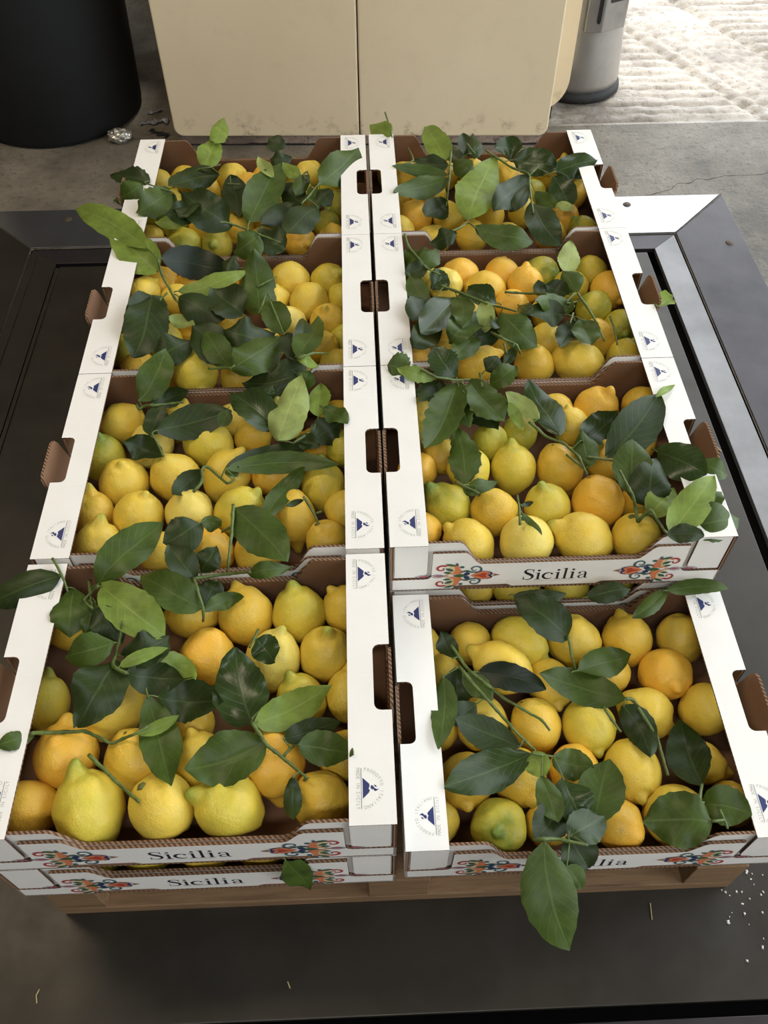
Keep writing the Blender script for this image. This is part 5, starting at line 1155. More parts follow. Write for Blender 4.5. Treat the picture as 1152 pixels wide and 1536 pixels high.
def make_crate():
    root = empty('lemon_crate')
    # bottom + side walls
    m = MB()
    m.panel([(0, 0), (CW, 0), (CW, CD), (0, CD)], lambda a, b, c: (a, b, .05 + c), TK, 0, 1, 2)
    o = m.build('bottom_tray', MC, root)
    hole0, hole1 = 11.3, 18.7
    zh = 5.6
    prof = [(0, .1), (CD, .1), (CD, CH - .04), (hole1, CH - .04), (hole1, zh + .8), (hole1 - .8, zh), (hole0 + .8, zh), (hole0, zh + .8), (hole0, CH - .04), (0, CH - .04)]
    for s in (0, 1):
        m = MB()
        if s == 0:
            m.panel(prof, lambda a, b, c: (c, a, b), TK, 0, 1, 2)
        else:
            m.panel(prof, lambda a, b, c: (CW - c, a, b), TK, 0, 1, 2)
        m.build('side_wall', MC, root)
    # rim flaps with the hand-hole notch at the outer edge
    nd = 1.75
    fp = [(0, 0), (FL, 0), (FL, CD), (0, CD), (0, hole1)]
    def arc(cx, cy, r, a0, a1, n=4):
        return [(cx + r * math.cos(a0 + (a1 - a0) * k / n), cy + r * math.sin(a0 + (a1 - a0) * k / n)) for k in range(n + 1)]
    fp += arc(nd - .7, hole1 - .7, .7, PI / 2, 0)
    fp += arc(nd - .7, hole0 + .7, .7, 0, -PI / 2)
    fp += [(0, hole0)]
    for s in (0, 1):
        m = MB()
        if s == 0:
            m.panel(fp, lambda a, b, c: (a, b, CH - c), TK * .8, 0, 1, 2)
        else:
            m.panel(fp, lambda a, b, c: (CW - a, b, CH - c), TK * .8, 0, 1, 2)
        m.build('rim_flap', MC, root)
    # folded tabs, front and back, rounded lower inner corner
    tab = [(.55, 3.0), (FL - 1.0, 3.0)] + [(FL - 1.0 + 1.0 * math.sin(k * PI / 8), 4.0 - 1.0 * math.cos(k * PI / 8)) for k in range(1, 5)] + [(FL, CH - .05), (.55, CH - .05)]
    for s in (0, 1):
        for t in (0, 1):
            m = MB()
            fx = (lambda a: a) if s == 0 else (lambda a: CW - a)
            if t == 0:
                m.panel(tab, lambda a, b, c, fx=fx: (fx(a), -.02 + c, b), TK * .7, 0, 1, 2)
            else:
                m.panel(tab, lambda a, b, c, fx=fx: (fx(a), CD + .02 - c, b), TK * .7, 0, 1, 2)
            m.build('folded_tab', MC, root)
    # long walls: outer panel (cut away round the tabs) and inner panel
    low = 5.35
    def outer():
        pts = [(0.02, .05), (7.4, .05), (8.2, .95), (14.2, .95), (14.9, .5), (CW - 14.9, .5), (CW - 14.2, .95), (CW - 8.2, .95), (CW - 7.4, .05), (CW - .02, .05)]
        def side(f):
            r = [(0.02, 2.45), (4.2, 2.45), (4.7, 2.6), (4.95, 3.0), (5.0, 7.7), (8.7, 7.7)]
            for k in range(1, 7):
                t = k / 6
                r.append((8.7 + 2.1 * t, 7.7 - (7.7 - low) * (t * t * (3 - 2 * t))))
            return [(f(x), z) for x, z in r]
        R_ = side(lambda x: CW - x)
        L_ = side(lambda x: x)[::-1]
        return pts + R_ + L_
    inner = wall_profile(CH - .08, low, 8.0, 2.7, .4, .3, .6)
    for t in (0, 1):
        m = MB()
        if t == 0:
            m.panel(outer(), lambda a, b, c: (a, c, b), TK, 0, 1, 2)
            m.build('front_panel', MC, root)
            m = MB()
            m.panel(inner, lambda a, b, c: (a, .4 + c, b), TK, 0, 1, 2)
            m.build('front_lining', MC, root)
        else:
            m.panel(outer(), lambda a, b, c: (a, CD - c, b), TK, 0, 1, 2)
            m.build('back_panel', MC, root)
            m = MB()
            m.panel(inner, lambda a, b, c: (a, CD - .36 - c, b), TK, 0, 1, 2)
            m.build('back_lining', MC, root)
    return root


def handle_flap(root, side, lean):
    y0, y1 = 11.45, 18.55
    L = 4.1
    prof = [(y0, 0), (y1, 0), (y1, L - 1.0), (y1 - .3, L - .3), (y1 - 1.0, L), (y0 + 1.0, L), (y0 + .3, L - .3), (y0, L - 1.0)]
    an = math.asin(min(.9, lean / L))
    sx, cz = math.sin(an), math.cos(an)
    m = MB()
    def fn(a, b, c):
        x = -(b * sx) - (c - TK) * cz - TK * .5
        z = 5.6 + b * cz - (c - TK) * -sx * .3
        return (x if side == 0 else CW - x, a, z)
    m.panel(prof, fn, TK, 1, 0, 2)
    return fix_normals(m.build('handle_flap', MC, root))


# ---- flat print
def ribbon(mb, pts, w, mi, z, close=False):
    n = len(pts)
    L, Rr = [], []
    for i, (x, y) in enumerate(pts):
        a = pts[max(0, i - 1)] if not close else pts[(i - 1) % n]
        b = pts[min(n - 1, i + 1)] if not close else pts[(i + 1) % n]
        dx, dy = b[0] - a[0], b[1] - a[1]
        l = math.hypot(dx, dy) or 1
        ww = w[i] if isinstance(w, (list, tuple)) else w
        px, py = -dy / l * ww / 2, dx / l * ww / 2
        L.append((x + px, y + py, z))
        Rr.append((x - px, y - py, z))
    for i in range(n - 1 if not close else n):
        j = (i + 1) % n
        mb.add([L[i], Rr[i], Rr[j], L[j]], [(0, 1, 2, 3)], mi)


def blob(mb, pts, mi, z):
    cx = sum(p[0] for p in pts) / len(pts)
    cy = sum(p[1] for p in pts) / len(pts)
    n = len(pts)
    mb.add([(cx, cy, z)] + [(p[0], p[1], z) for p in pts], [(0, 1 + i, 1 + (i + 1) % n) for i in range(n)], mi)


def ell(cx, cy, a, b, ang=0, n=18, p=1.0):
    out = []
    for k in range(n):
        t = 2 * PI * k / n
        x = a * math.copysign(abs(math.cos(t)) ** p, math.cos(t))
        y = b * math.copysign(abs(math.sin(t)) ** (1 if p == 1 else 1.3), math.sin(t))
        out.append((cx + x * math.cos(ang) - y * math.sin(ang), cy + x * math.sin(ang) + y * math.cos(ang)))
    return out


def leafshape(cx, cy, ln, w, ang, n=8):
    up = [(ln * k / n, w / 2 * math.sin(PI * k / n)) for k in range(n + 1)]
    dn = [(ln * k / n, -w / 2 * math.sin(PI * k / n)) for k in range(n - 1, 0, -1)]
    return [(cx + x * math.cos(ang) - y * math.sin(ang), cy + x * math.sin(ang) + y * math.cos(ang)) for x, y in up + dn]


def arcp(cx, cy, r0, r1, a0, a1, n=22):
    return [(cx + (r0 + (r1 - r0) * k / n) * math.cos(math.radians(a0 + (a1 - a0) * k / n)),
             cy + (r0 + (r1 - r0) * k / n) * math.sin(math.radians(a0 + (a1 - a0) * k / n))) for k in range(n + 1)]


def glyph_mesh(txt, size):
    cu = bpy.data.curves.new('glyph', 'FONT')
    cu.body = txt
    cu.size = size
    cu.align_x = 'CENTER'
    cu.resolution_u = 3
    ob = bpy.data.objects.new('glyph', cu)
    me = ob.to_mesh()
    vs = [tuple(v.co) for v in me.vertices]
    fs = [tuple(p.vertices) for p in me.polygons]
    ob.to_mesh_clear()
    bpy.data.objects.remove(ob)
    bpy.data.curves.remove(cu)
    return vs, fs


def add_text(mb, txt, size, x, y, ang, mi, z=0, sx=1.0):
    vs, fs = glyph_mesh(txt, size)
    ca, sa = math.cos(ang), math.sin(ang)
    mb.add([(x + (v[0] * sx) * ca - v[1] * sa, y + (v[0] * sx) * sa + v[1] * ca, z) for v in vs], fs, mi)


def ii(n):
    return INKN.index(n)


def emblem_mesh():
    mb = MB()
    # mountain
    blob(mb, [(-1.0, .07), (1.0, .07), (.42, .66), (.22, .74), (.05, .62), (-.15, .72), (-.40, .70)], ii('navy'), 0)
    # smoke
    blob(mb, [(-.28, .86), (.02, .80), (.16, .98), (.08, 1.18), (-.10, 1.12), (-.22, 1.0)], ii('navy'), 0)
    blob(mb, [(-.02, 1.14), (.2, 1.08), (.32, 1.22), (.26, 1.42), (.10, 1.60), (.14, 1.38)], ii('navy'), 0)
    blob(mb, [(-.32, 1.10), (-.12, 1.22), (-.05, 1.40), (-.22, 1.34)], ii('navy'), 0)
    ribbon(mb, [(-1.95, -.06), (1.95, -.06)], .045, ii('navy'), 0)
    words = 'PRODOTTO ITALIANO'
    n = len(words)
    for i, ch in enumerate(words):
        if ch == ' ':
            continue
        a = math.radians(172 - (164) * i / (n - 1))
        add_text(mb, ch, .46, 1.68 * math.cos(a), 1.68 * math.sin(a) + .05, a - PI / 2, ii('olive'), 0, .8)
    txt = 'MADE IN SICILY'
    for i, ch in enumerate(txt):
        if ch != ' ':
            add_text(mb, ch, .5, -1.85 + 3.7 * i / (len(txt) - 1), -.52, 0, ii('olive'), 0, .85)
    return mb


def letters_mesh():
    """the word Sicilia in a high-contrast roman letter, cap height 1"""
    mb = MB()
    K = ii('black')
    x = 0.0
    # S
    pts = [(.56, .80), (.53, .90), (.44, .965), (.33, .975), (.20, .95), (.12, .86), (.12, .75), (.20, .65), (.34, .55), (.48, .45), (.55, .34), (.55, .21), (.48, .09), (.34, .02), (.21, .03), (.11, .10), (.07, .22)]
    w = [.03, .035, .045, .05, .07, .10, .13, .155, .17, .165, .14, .11, .08, .055, .045, .035, .03]
    w = [q_ * 1.15 for q_ in w]
    ribbon(mb, pts, w, K, 0)
    blob(mb, [(.545, .99), (.585, .99), (.585, .68), (.555, .68)], K, 0)
    blob(mb, [(.04, .01), (.075, .01), (.085, .33), (.05, .33)], K, 0)
    def stem(cx, h, dot):
        blob(mb, [(cx - .065, .03), (cx + .065, .03), (cx + .065, h), (cx + .03, h), (cx - .065, h - .05)], K, 0)
        blob(mb, [(cx - .17, 0), (cx + .17, 0), (cx + .17, .03), (cx + .065, .055), (cx - .065, .055), (cx - .17, .03)], K, 0)
        blob(mb, [(cx - .17, h - .06), (cx - .06, h - .07), (cx + .04, h + .005), (cx - .17, h - .03)], K, 0)
        if dot:
            blob(mb, ell(cx, .86, .085, .085), K, 0)
    stem(.86, .66, True)
    # c
    cc = arcp(1.42, .335, .29, .29, 52, 318, 20)
    ww = [.03 + .12 * max(0, math.sin(PI * k / 20)) ** 1.2 for k in range(21)]
    ribbon(mb, cc, ww, K, 0)
    blob(mb, ell(1.585, .52, .075, .075), K, 0)
    stem(1.92, .66, True)
    stem(2.32, 1.02, False)
    stem(2.72, .66, True)
    # a
    ribbon(mb, [(3.07, .50), (3.12, .60), (3.22, .655), (3.33, .64), (3.41, .57), (3.43, .46), (3.43, .12), (3.47, .045), (3.54, .03), (3.60, .08)],
           [.10, .05, .035, .05, .09, .125, .125, .09, .05, .03], K, 0)
    blob(mb, ell(3.09, .51, .07, .07), K, 0)
    ribbon(mb, [(3.42, .40), (3.28, .35), (3.13, .28), (3.075, .17), (3.12, .065), (3.22, .03), (3.33, .07), (3.42, .17)],
           [.03, .045, .08, .12, .09, .05, .035, .03], K, 0)
    # hairline small print below
    for k in range(17):
        xx = .7 + k * .125
        ribbon(mb, [(xx, -.13), (xx + .09, -.13)], .035, ii('olive'), 0)
    return mb


def ornament_mesh():
    """painted-cart scroll with heart flower, long axis +x, centred on y=0"""
    mb = MB()
    dz = .012
    def Z(k):
        return k * dz
    # twin loops
    for cx, ln in ((1.25, 1.35), (3.75, 1.35)):
        blob(mb, leafshape(cx - .85, 0, 1.9, .55, 0), ii('rose'), Z(1))
        ribbon(mb, leafshape(cx - 1.25, 0, 2.5, .95, 0, 10), .11, ii('navy'), Z(2), True)
    # upper + lower scrolls
    for s in (1, -1):
        def T(p):
            return [(x, y * s) for x, y in p]
        body = [(5.0, .05), (5.7, .5), (6.2, 1.2), (6.3, 1.9), (5.9, 2.7), (5.2, 3.05)]
        ribbon(mb, T(body + arcp(4.35, 2.25, .95, .25, 55, 400, 24)), [.42] * len(body) + [.5 - .3 * k / 24 for k in range(25)], ii('red'), Z(2))
        ribbon(mb, T(body), [.2, .35, .5, .55, .5, .3], ii('cream'), Z(3))
        blob(mb, T([(5.4, .2), (6.4, .35), (7.6, .5), (7.9, 1.2), (7.4, 2.0), (7.1, 3.1), (6.2, 3.4), (6.5, 2.2), (6.3, 1.3)]), ii('orange'), Z(1))
        blob(mb, T(leafshape(6.4, 1.5, 1.7, .75, math.radians(150))), ii('green'), Z(4))
        blob(mb, T(leafshape(6.1, .9, 1.5, .6, math.radians(170))), ii('green'), Z(4))
        blob(mb, T(leafshape(6.7, 3.0, 1.9, .6, math.radians(160))), ii('green'), Z(4))
        blob(mb, T(leafshape(6.9, 3.0, 1.0, .5, math.radians(100))), ii('teal'), Z(5))
        blob(mb, T(ell(7.7, 2.6, .38, .34)), ii('teal'), Z(4))
        ribbon(mb, T([(8.0, 1.5), (8.7, 1.15), (9.6, 1.1)] + arcp(9.9, 1.9, 1.15, .25, -70, 330, 24)), [.3] * 3 + [.42 - .25 * k / 24 for k in range(25)], ii('teal'), Z(3))
        ribbon(mb, T([(7.7, 1.2), (8.6, 1.5), (9.6, .95)]), [.3, .4, .2], ii('green'), Z(4))
        blob(mb, T(ell(8.6, .55, .5, .42)), ii('navy'), Z(4))
        ribbon(mb, T([(7.4, .9), (8.2, 1.3), (9.0, .8), (10.0, 1.05), (11.2, 1.3), (12.3, .95)]), .12, ii('navy'), Z(5))
    blob(mb, leafshape(6.2, 0, 2.6, 1.0, 0), ii('green'), Z(3))
    # heart flower
    heart = [(9.2, 0), (10.0, .65), (10.9, 1.15), (11.9, 1.15), (12.55, .75), (12.6, .3), (12.2, 0), (12.6, -.3), (12.55, -.75), (11.9, -1.15), (10.9, -1.15), (10.0, -.65)]
    blob(mb, heart, ii('orange'), Z(5))
    blob(mb, [(9.7, 0), (10.8, .35), (11.3, .8), (12.0, .55), (11.7, 0), (12.0, -.55), (11.3, -.8), (10.8, -.35)], ii('red'), Z(6))
    ribbon(mb, [(11.9, 1.15), (12.6, .85), (12.75, .35), (12.3, 0), (12.75, -.35), (12.6, -.85), (11.9, -1.15)], [.1, .3, .42, .5, .42, .3, .1], ii('navy'), Z(7))
    blob(mb, [(12.9, .45), (14.2, 0), (12.9, -.45), (13.2, 0)], ii('brown'), Z(5))
    return mb


IM = [INK[k] for k in INKN]
def flat(mb, nm):
    o = mb.build(nm, IM)
    o.data.transform(Matrix.Scale(1 / S, 4))
    return o.data


proto_emb = flat(emblem_mesh(), 'printed_emblem')
proto_let = flat(letters_mesh(), 'printed_name')
proto_orn = flat(ornament_mesh(), 'printed_ornament')
for o in list(col.objects):
    if o.name.startswith('printed_'):
        bpy.data.objects.remove(o)


def print_obj(name, me, M, parent):
    o = bpy.data.objects.new(name, me)
    col.objects.link(o)
    o.parent = parent
    o.matrix_local = M
    return o


def add_prints(root, front=True):
    e = .015
    for s in (0, 1):
        for yc in (3.45, CD - 2.7):
            if s == 0:
                rot = Matrix(((0, -1, 0), (1, 0, 0), (0, 0, 1)))
                px = 3.15
            else:
                rot = Matrix(((0, 1, 0), (-1, 0, 0), (0, 0, 1)))
                px = CW - 3.15
            M = Matrix.Translation(Vector((px, yc, CH + e)) * S) @ rot.to_4x4() @ Matrix.Scale(S, 4)
            print_obj('printed_emblem', proto_emb, M, root)
    if front:
        r = Matrix(((1, 0, 0), (0, 0, -1), (0, 1, 0))).to_4x4()
        k = 2.22
        M = Matrix.Translation(Vector((15.95, -e, 1.7)) * S) @ r @ Matrix.Diagonal((k * S, k * S, S, 1))
        tag(print_obj('printed_name', proto_let, M, root), 'large black printed word on the front')
        kx = .72
        M = Matrix.Translation(Vector((3.0, -e, 3.1)) * S) @ r @ Matrix.Diagonal((kx * S, kx * S * .95, S, 1))
        tag(print_obj('printed_ornament', proto_orn, M, root), 'painted red and green floral scroll')
        M = Matrix.Translation(Vector((CW - 3.0, -e, 3.1)) * S) @ r @ Matrix.Diagonal((-kx * S, kx * S * .95, S, 1))
        tag(print_obj('printed_ornament', proto_orn, M, root), 'painted red and green floral scroll')


_before = set(col.objects)
proto = make_crate()
add_prints(proto)
tree = {proto.name: [o for o in col.objects if o.parent == proto]}
YS = [91.25, 60.85, 30.4, -.7]
CR = []
LAB = {
    'L4': 'white carton of lemons, front left, topmost of two stacked crates',
    'L3': 'white lemon carton directly behind the front left one',
    'L2': 'white lemon carton, second from the back in the left column',
    'L1': 'white lemon carton at the back left, near the cream cabinet and foil ball',
    'R4': 'single-layer white lemon carton at the front right, lowest of the open ones',
    'R3': 'white carton of lemons behind front right one, its printed front fully visible',
    'R2': 'white lemon carton, second from the back in the right column',
    'R1': 'white lemon carton at the back right, beside the bright metal plate',
    'BL4': 'lower white carton beneath the front left one, directly on the pallet',
    'BR3': 'lower white carton beneath the right crate whose printed front is fully visible',
    'BL3': 'hidden lower carton beneath the second left crate from the front',
    'BL2': 'hidden lower carton beneath the third left crate from the front',
    'BL1': 'hidden lower carton beneath the back left crate',
    'BR2': 'hidden lower carton beneath the third right crate from the front',
    'BR1': 'hidden lower carton beneath the back right crate',
}
_first = True
for key, lab in LAB.items():
    bottom = key[0] == 'B'
    kk = key[1:] if bottom else key
    i = int(kk[1]) - 1
    if kk[0] == 'L':
        x, y = -40.35, YS[i]
    else:
        x, y = .3, YS[i] + .05
    z = 0.0 if bottom else CH + .03
    if key == 'R4':
        x, y, z = .6, -.4, 0.0
    if _first:
        r = proto
        _first = False
    else:
        r = copy_tree(proto, tree)
        for c in [o for o in col.objects if o.parent == r and o.name.startswith('handle_flap')]:
            pass
    r.location = V(x, y, z)
    tag(r, lab, 'crate', 'white lemon cartons stacked on the pallet')
    CR.append((r, kk, bottom))
for r, kk, bottom in CR:
    left = kk[0] == 'L'
    handle_flap(r, 0, 1.1 if (left and not bottom) else .02)
    handle_flap(r, 1, 1.1 if (not left and not bottom) else .02)

# ------------------------------------------------------------------ lemons
def lemon_mesh(seed, tip_len, tip_w, neck, lump):
    """unit lemon: cross radius 1, stylar tip at +z"""
    random.seed(seed)
    ns, nr = 30, 32
    off = Vector((random.uniform(0, 50), random.uniform(0, 50), random.uniform(0, 50)))
    bx, by = random.uniform(-.12, .12), random.uniform(-.12, .12)
    vs = []
    for j in range(nr + 1):
        ph = PI * (j / nr) ** 1.3
        if j == 0 or j == nr:
            ring = [(0, 0)]
        for i in range(ns):
            th = 2 * PI * i / ns
            d = Vector((math.sin(ph) * math.cos(th), math.sin(ph) * math.sin(th), math.cos(ph)))
            r = 1.0 + lump * noise.noise(d * 1.3 + off) + lump * .35 * noise.noise(d * 3.4 + off)
            p = d * r
            a = math.degrees(ph)
            # tip: nipple with a faint ring furrow
            t = math.exp(-(a / (tip_w * .70)) ** 3.2) * .75 + math.exp(-(a / (tip_w * 1.6)) ** 2) * .34
            p.z += tip_len * t
            fur = math.exp(-((a - tip_w * 1.15) / (tip_w * .38)) ** 2)
            p *= 1 - .045 * fur
            # stem end
            b = 180 - a
            p.z -= neck * math.exp(-(b / 26) ** 2)
            dm = math.exp(-(b / 8) ** 2)
            p.z += .10 * dm
            if b < 45:
                p.x *= 1 + .03 * math.sin(th * 6) * (b / 45)
            p.x += bx * t
            p.y += by * t
            vs.append(p)
            if j == 0 or j == nr:
                break
    fs = []
    idx = lambda j, i: 0 if j == 0 else (1 + (nr - 1) * ns if j == nr else 1 + (j - 1) * ns + i % ns)
    for i in range(ns):
        fs.append((0, idx(1, i), idx(1, i + 1)))
        fs.append((idx(nr, 0), idx(nr - 1, i + 1), idx(nr - 1, i)))
    for j in range(1, nr - 1):
        for i in range(ns):
            fs.append((idx(j, i), idx(j + 1, i), idx(j + 1, i + 1), idx(j, i + 1)))
    me = bpy.data.meshes.new('lemon')
    me.from_pydata([tuple(v) for v in vs], [], fs)
    me.polygons.foreach_set('use_smooth', [True] * len(fs))
    me.materials.append(LM['Y'])
    me.update()
    return me


LMESH = [lemon_mesh(1, .25, 19, .08, .06), lemon_mesh(2, .30, 21, .10, .09), lemon_mesh(3, .18, 15, .05, .05),
         lemon_mesh(4, .34, 24, .08, .10), lemon_mesh(5, .22, 17, .12, .07)]
cal = MB()
seg = 10
ring = [(.17 * (1 + .3 * (k % 2)) * math.cos(2 * PI * k / seg), .17 * (1 + .3 * (k % 2)) * math.sin(2 * PI * k / seg), .0) for k in range(seg)]
ring2 = [(.08 * math.cos(2 * PI * k / seg), .08 * math.sin(2 * PI * k / seg), -.10) for k in range(seg)]
cal.add(ring + ring2, [[k, (k + 1) % seg, seg + (k + 1) % seg, seg + k] for k in range(seg)] + [list(range(seg, 2 * seg))])
cal_o = fix_normals(cal.build('calyx', M_calyx))
cal_o.data.transform(Matrix.Scale(1 / S, 4))
CAL = cal_o.data
bpy.data.objects.remove(cal_o)

GRP = {'L4': 'front left', 'R4': 'front right', 'L3': 'lower middle left', 'R3': 'lower middle right', 'L2': 'upper middle left',
       'R2': 'upper middle right', 'L1': 'back left', 'R1': 'back right', 'BL4': 'bottom front left', 'BR3': 'bottom lower middle right'}
for n, (ck_, pos, rad, el, ax, lc, st, lab) in enumerate(LEMONS):
    random.seed(n * 13 + 5)
    me = LMESH[n % 5]
    o = bpy.data.objects.new('lemon', me)
    col.objects.link(o)
    a = Vector(ax).normalized()
    q = a.to_track_quat('Z', 'Y')
    spin = Matrix.Rotation(random.uniform(0, 2 * PI), 4, 'Z')
    r = rad * S * .985
    sc_ = Matrix.Diagonal((r, r, r * el, 1))
    o.matrix_world = Matrix.Translation(V(*pos)) @ q.to_matrix().to_4x4() @ spin @ sc_
    o.material_slots[0].link = 'OBJECT'
    o.material_slots[0].material = LM[lc]
    tag(o, lab, 'lemon', 'lemons in the %s crate' % GRP[ck_])
    if st:
        c = bpy.data.objects.new('calyx', CAL)
        col.objects.link(c)
        c.parent = o
        c.matrix_local = Matrix.Translation((0, 0, -.96))

# ------------------------------------------------------------------ leaves and twigs
def leaf_mesh(P0, P1, P2, w, nrm, seed, z0, jag=0.0):
    random.seed(seed)
    nu, nv = 8, (24 if jag else 14)
    wk = 1.26 if w < 3 else max(1.0, 1.26 - (w - 3) * .09)
    # control point so that the quadratic passes P1 at t=.5
    Cc = P1 * 2 - (P0 + P2) * .5
    fold = random.uniform(.02, .36)
    wavea = random.uniform(.03, .13)
    curl = random.choice((random.uniform(-.3, .4), random.uniform(.3, 1.1)))
    sw = random.uniform(-.05, .05)
    skew = random.uniform(-.06, .06)
    tipk = random.uniform(.78, 1.05)
    L = (P2 - P0).length
    ripf = random.uniform(2.2, 4.2)
    phs = random.uniform(0, 6)
    vs, uvs = [], []
    for j in range(nv + 1):
        t = j / nv
        p = P0 * (1 - t) ** 2 + Cc * 2 * t * (1 - t) + P2 * t * t
        d = ((Cc - P0) * (1 - t) + (P2 - Cc) * t)
        if d.length < 1e-6:
            d = P2 - P0
        d.normalize()
        side = d.cross(nrm).normalized()
        nn = side.cross(d).normalized()
        tw = math.radians(random.uniform(-2, 2))
        prof = (math.sin(PI * min(1, t ** tipk * .985 + .008)) ** .70)
        if t > .86:
            prof *= 1 - ((t - .86) / .14) ** 2 * .45
        hw = w * wk / 2 * prof
        for i in range(nu + 1):
            s = i / nu * 2 - 1
            e = abs(s)
            x = s * hw * (1 + skew * s)
            if e > .99:
                x *= 1 + .035 * math.sin(j * 2.7 + phs + s)
            if jag and e > .7:
                x *= 1 - jag * (.5 + .5 * math.sin(j * 1.9 + phs + s * 2)) * (.6 + .8 * abs(noise.noise(Vector((j * .5, s * 3, seed)))))
            h = fold * hw * (e - .35) * (1.0) - curl * hw * e * e * .35 + wavea * w * e * e * math.sin(t * ripf * PI + phs + (0 if s > 0 else 1.7))
            h += sw * L * math.sin(2 * PI * t)
            vs.append(p + side * x + nn * h)
            uvs.append((s * .5 + .5, t))
    fs = []
    for j in range(nv):
        for i in range(nu):
            a = j * (nu + 1) + i
            fs.append((a, a + 1, a + nu + 2, a + nu + 1))
    return vs, fs, uvs


def smooth_path(pts, sub=3):
    out = []
    n = len(pts)
    for i in range(n - 1):
        p0, p1, p2, p3 = pts[max(0, i - 1)], pts[i], pts[i + 1], pts[min(n - 1, i + 2)]
        for k in range(sub):
            t = k / sub
            out.append(.5 * ((2 * p1) + (p2 - p0) * t + (2 * p0 - 5 * p1 + 4 * p2 - p3) * t * t + (3 * p1 - p0 - 3 * p2 + p3) * t ** 3))
    out.append(pts[-1])
    return out


for n, (ck_, lab, stems, leaves) in enumerate(SPRIGS):
    random.seed(900 + n)
    first = stems[0][0] if stems else leaves[0][0][:3]
    org = Vector(first)
    solo = not stems and len(leaves) == 1
    root = empty('lemon_leaf' if (len(leaves) == 1) else ('lemon_twig' if len(leaves) == 0 else 'leafy_lemon_sprig'), V(*org))
    tag(root, lab, 'leaf' if len(leaves) == 1 else ('twig' if not leaves else 'leafy sprig'), 'lemon leaves and twigs lying on the fruit')
    allst = []
    for st in stems:
        pts = smooth_path([Vector(p) - org for p in st])
        pts = [p + Vector((random.uniform(-.03, .03), random.uniform(-.03, .03), random.uniform(-.03, .03))) for p in pts]
        allst += pts
        nn = len(pts)
        r0 = .21 if nn > 12 else .17
        mb = MB()
        rads = [(r0 * (1 - .35 * k / nn)) * (1.25 if k % 6 == 3 else 1) for k in range(nn)]
        mb.tube(pts, rads, 8)
        mb.build('stem', M_stem, root, smooth=True)
    for li, (c9, w, lc, nr_) in enumerate(leaves):
        P0, P1, P2 = [Vector(c9[k:k + 3]) - org for k in (0, 3, 6)]
        # keep the curve sane: the middle never strays far from the chord
        mid = (P0 + P2) * .5
        dv = P1 - mid
        lim = (P2 - P0).length * .30
        if dv.length > lim:
            P1 = mid + dv * (lim / dv.length)
        vs, fs, uvs = leaf_mesh(P0, P1, P2, w, Vector(nr_), n * 50 + li, org.z, .2 if 'jagged' in lab else 0.0)
        lf = mesh_obj('leaf', [v * S for v in vs], fs, LF[lc], root, None, True, uvs)
        # normals up
        if sum(p.normal.dot(Vector(nr_)) for p in lf.data.polygons) < 0:
            lf.data.flip_normals()
        if lc in 'PL' and len(leaves) > 2:
            lf['label'] = 'pale green leaf'
        # petiole to the nearest point of the stem
        d0 = (P0 - P1).normalized()
        tgt = P0 + d0 * min(.9, w * .3)
        if allst:
            q = min(allst, key=lambda s_: (s_ - P0).length)
            if (q - P0).length < 3.2:
                tgt = q
        if (tgt - P0).length > .1:
            mb = MB()
            mm_ = (P0 + tgt) * .5 + Vector((0, 0, .12))
            mb.tube(smooth_path([P0 + (P1 - P0) * .06, P0, mm_, tgt], 3), .085, 6)
            pt = mb.build('petiole', M_stem, lf, smooth=True)

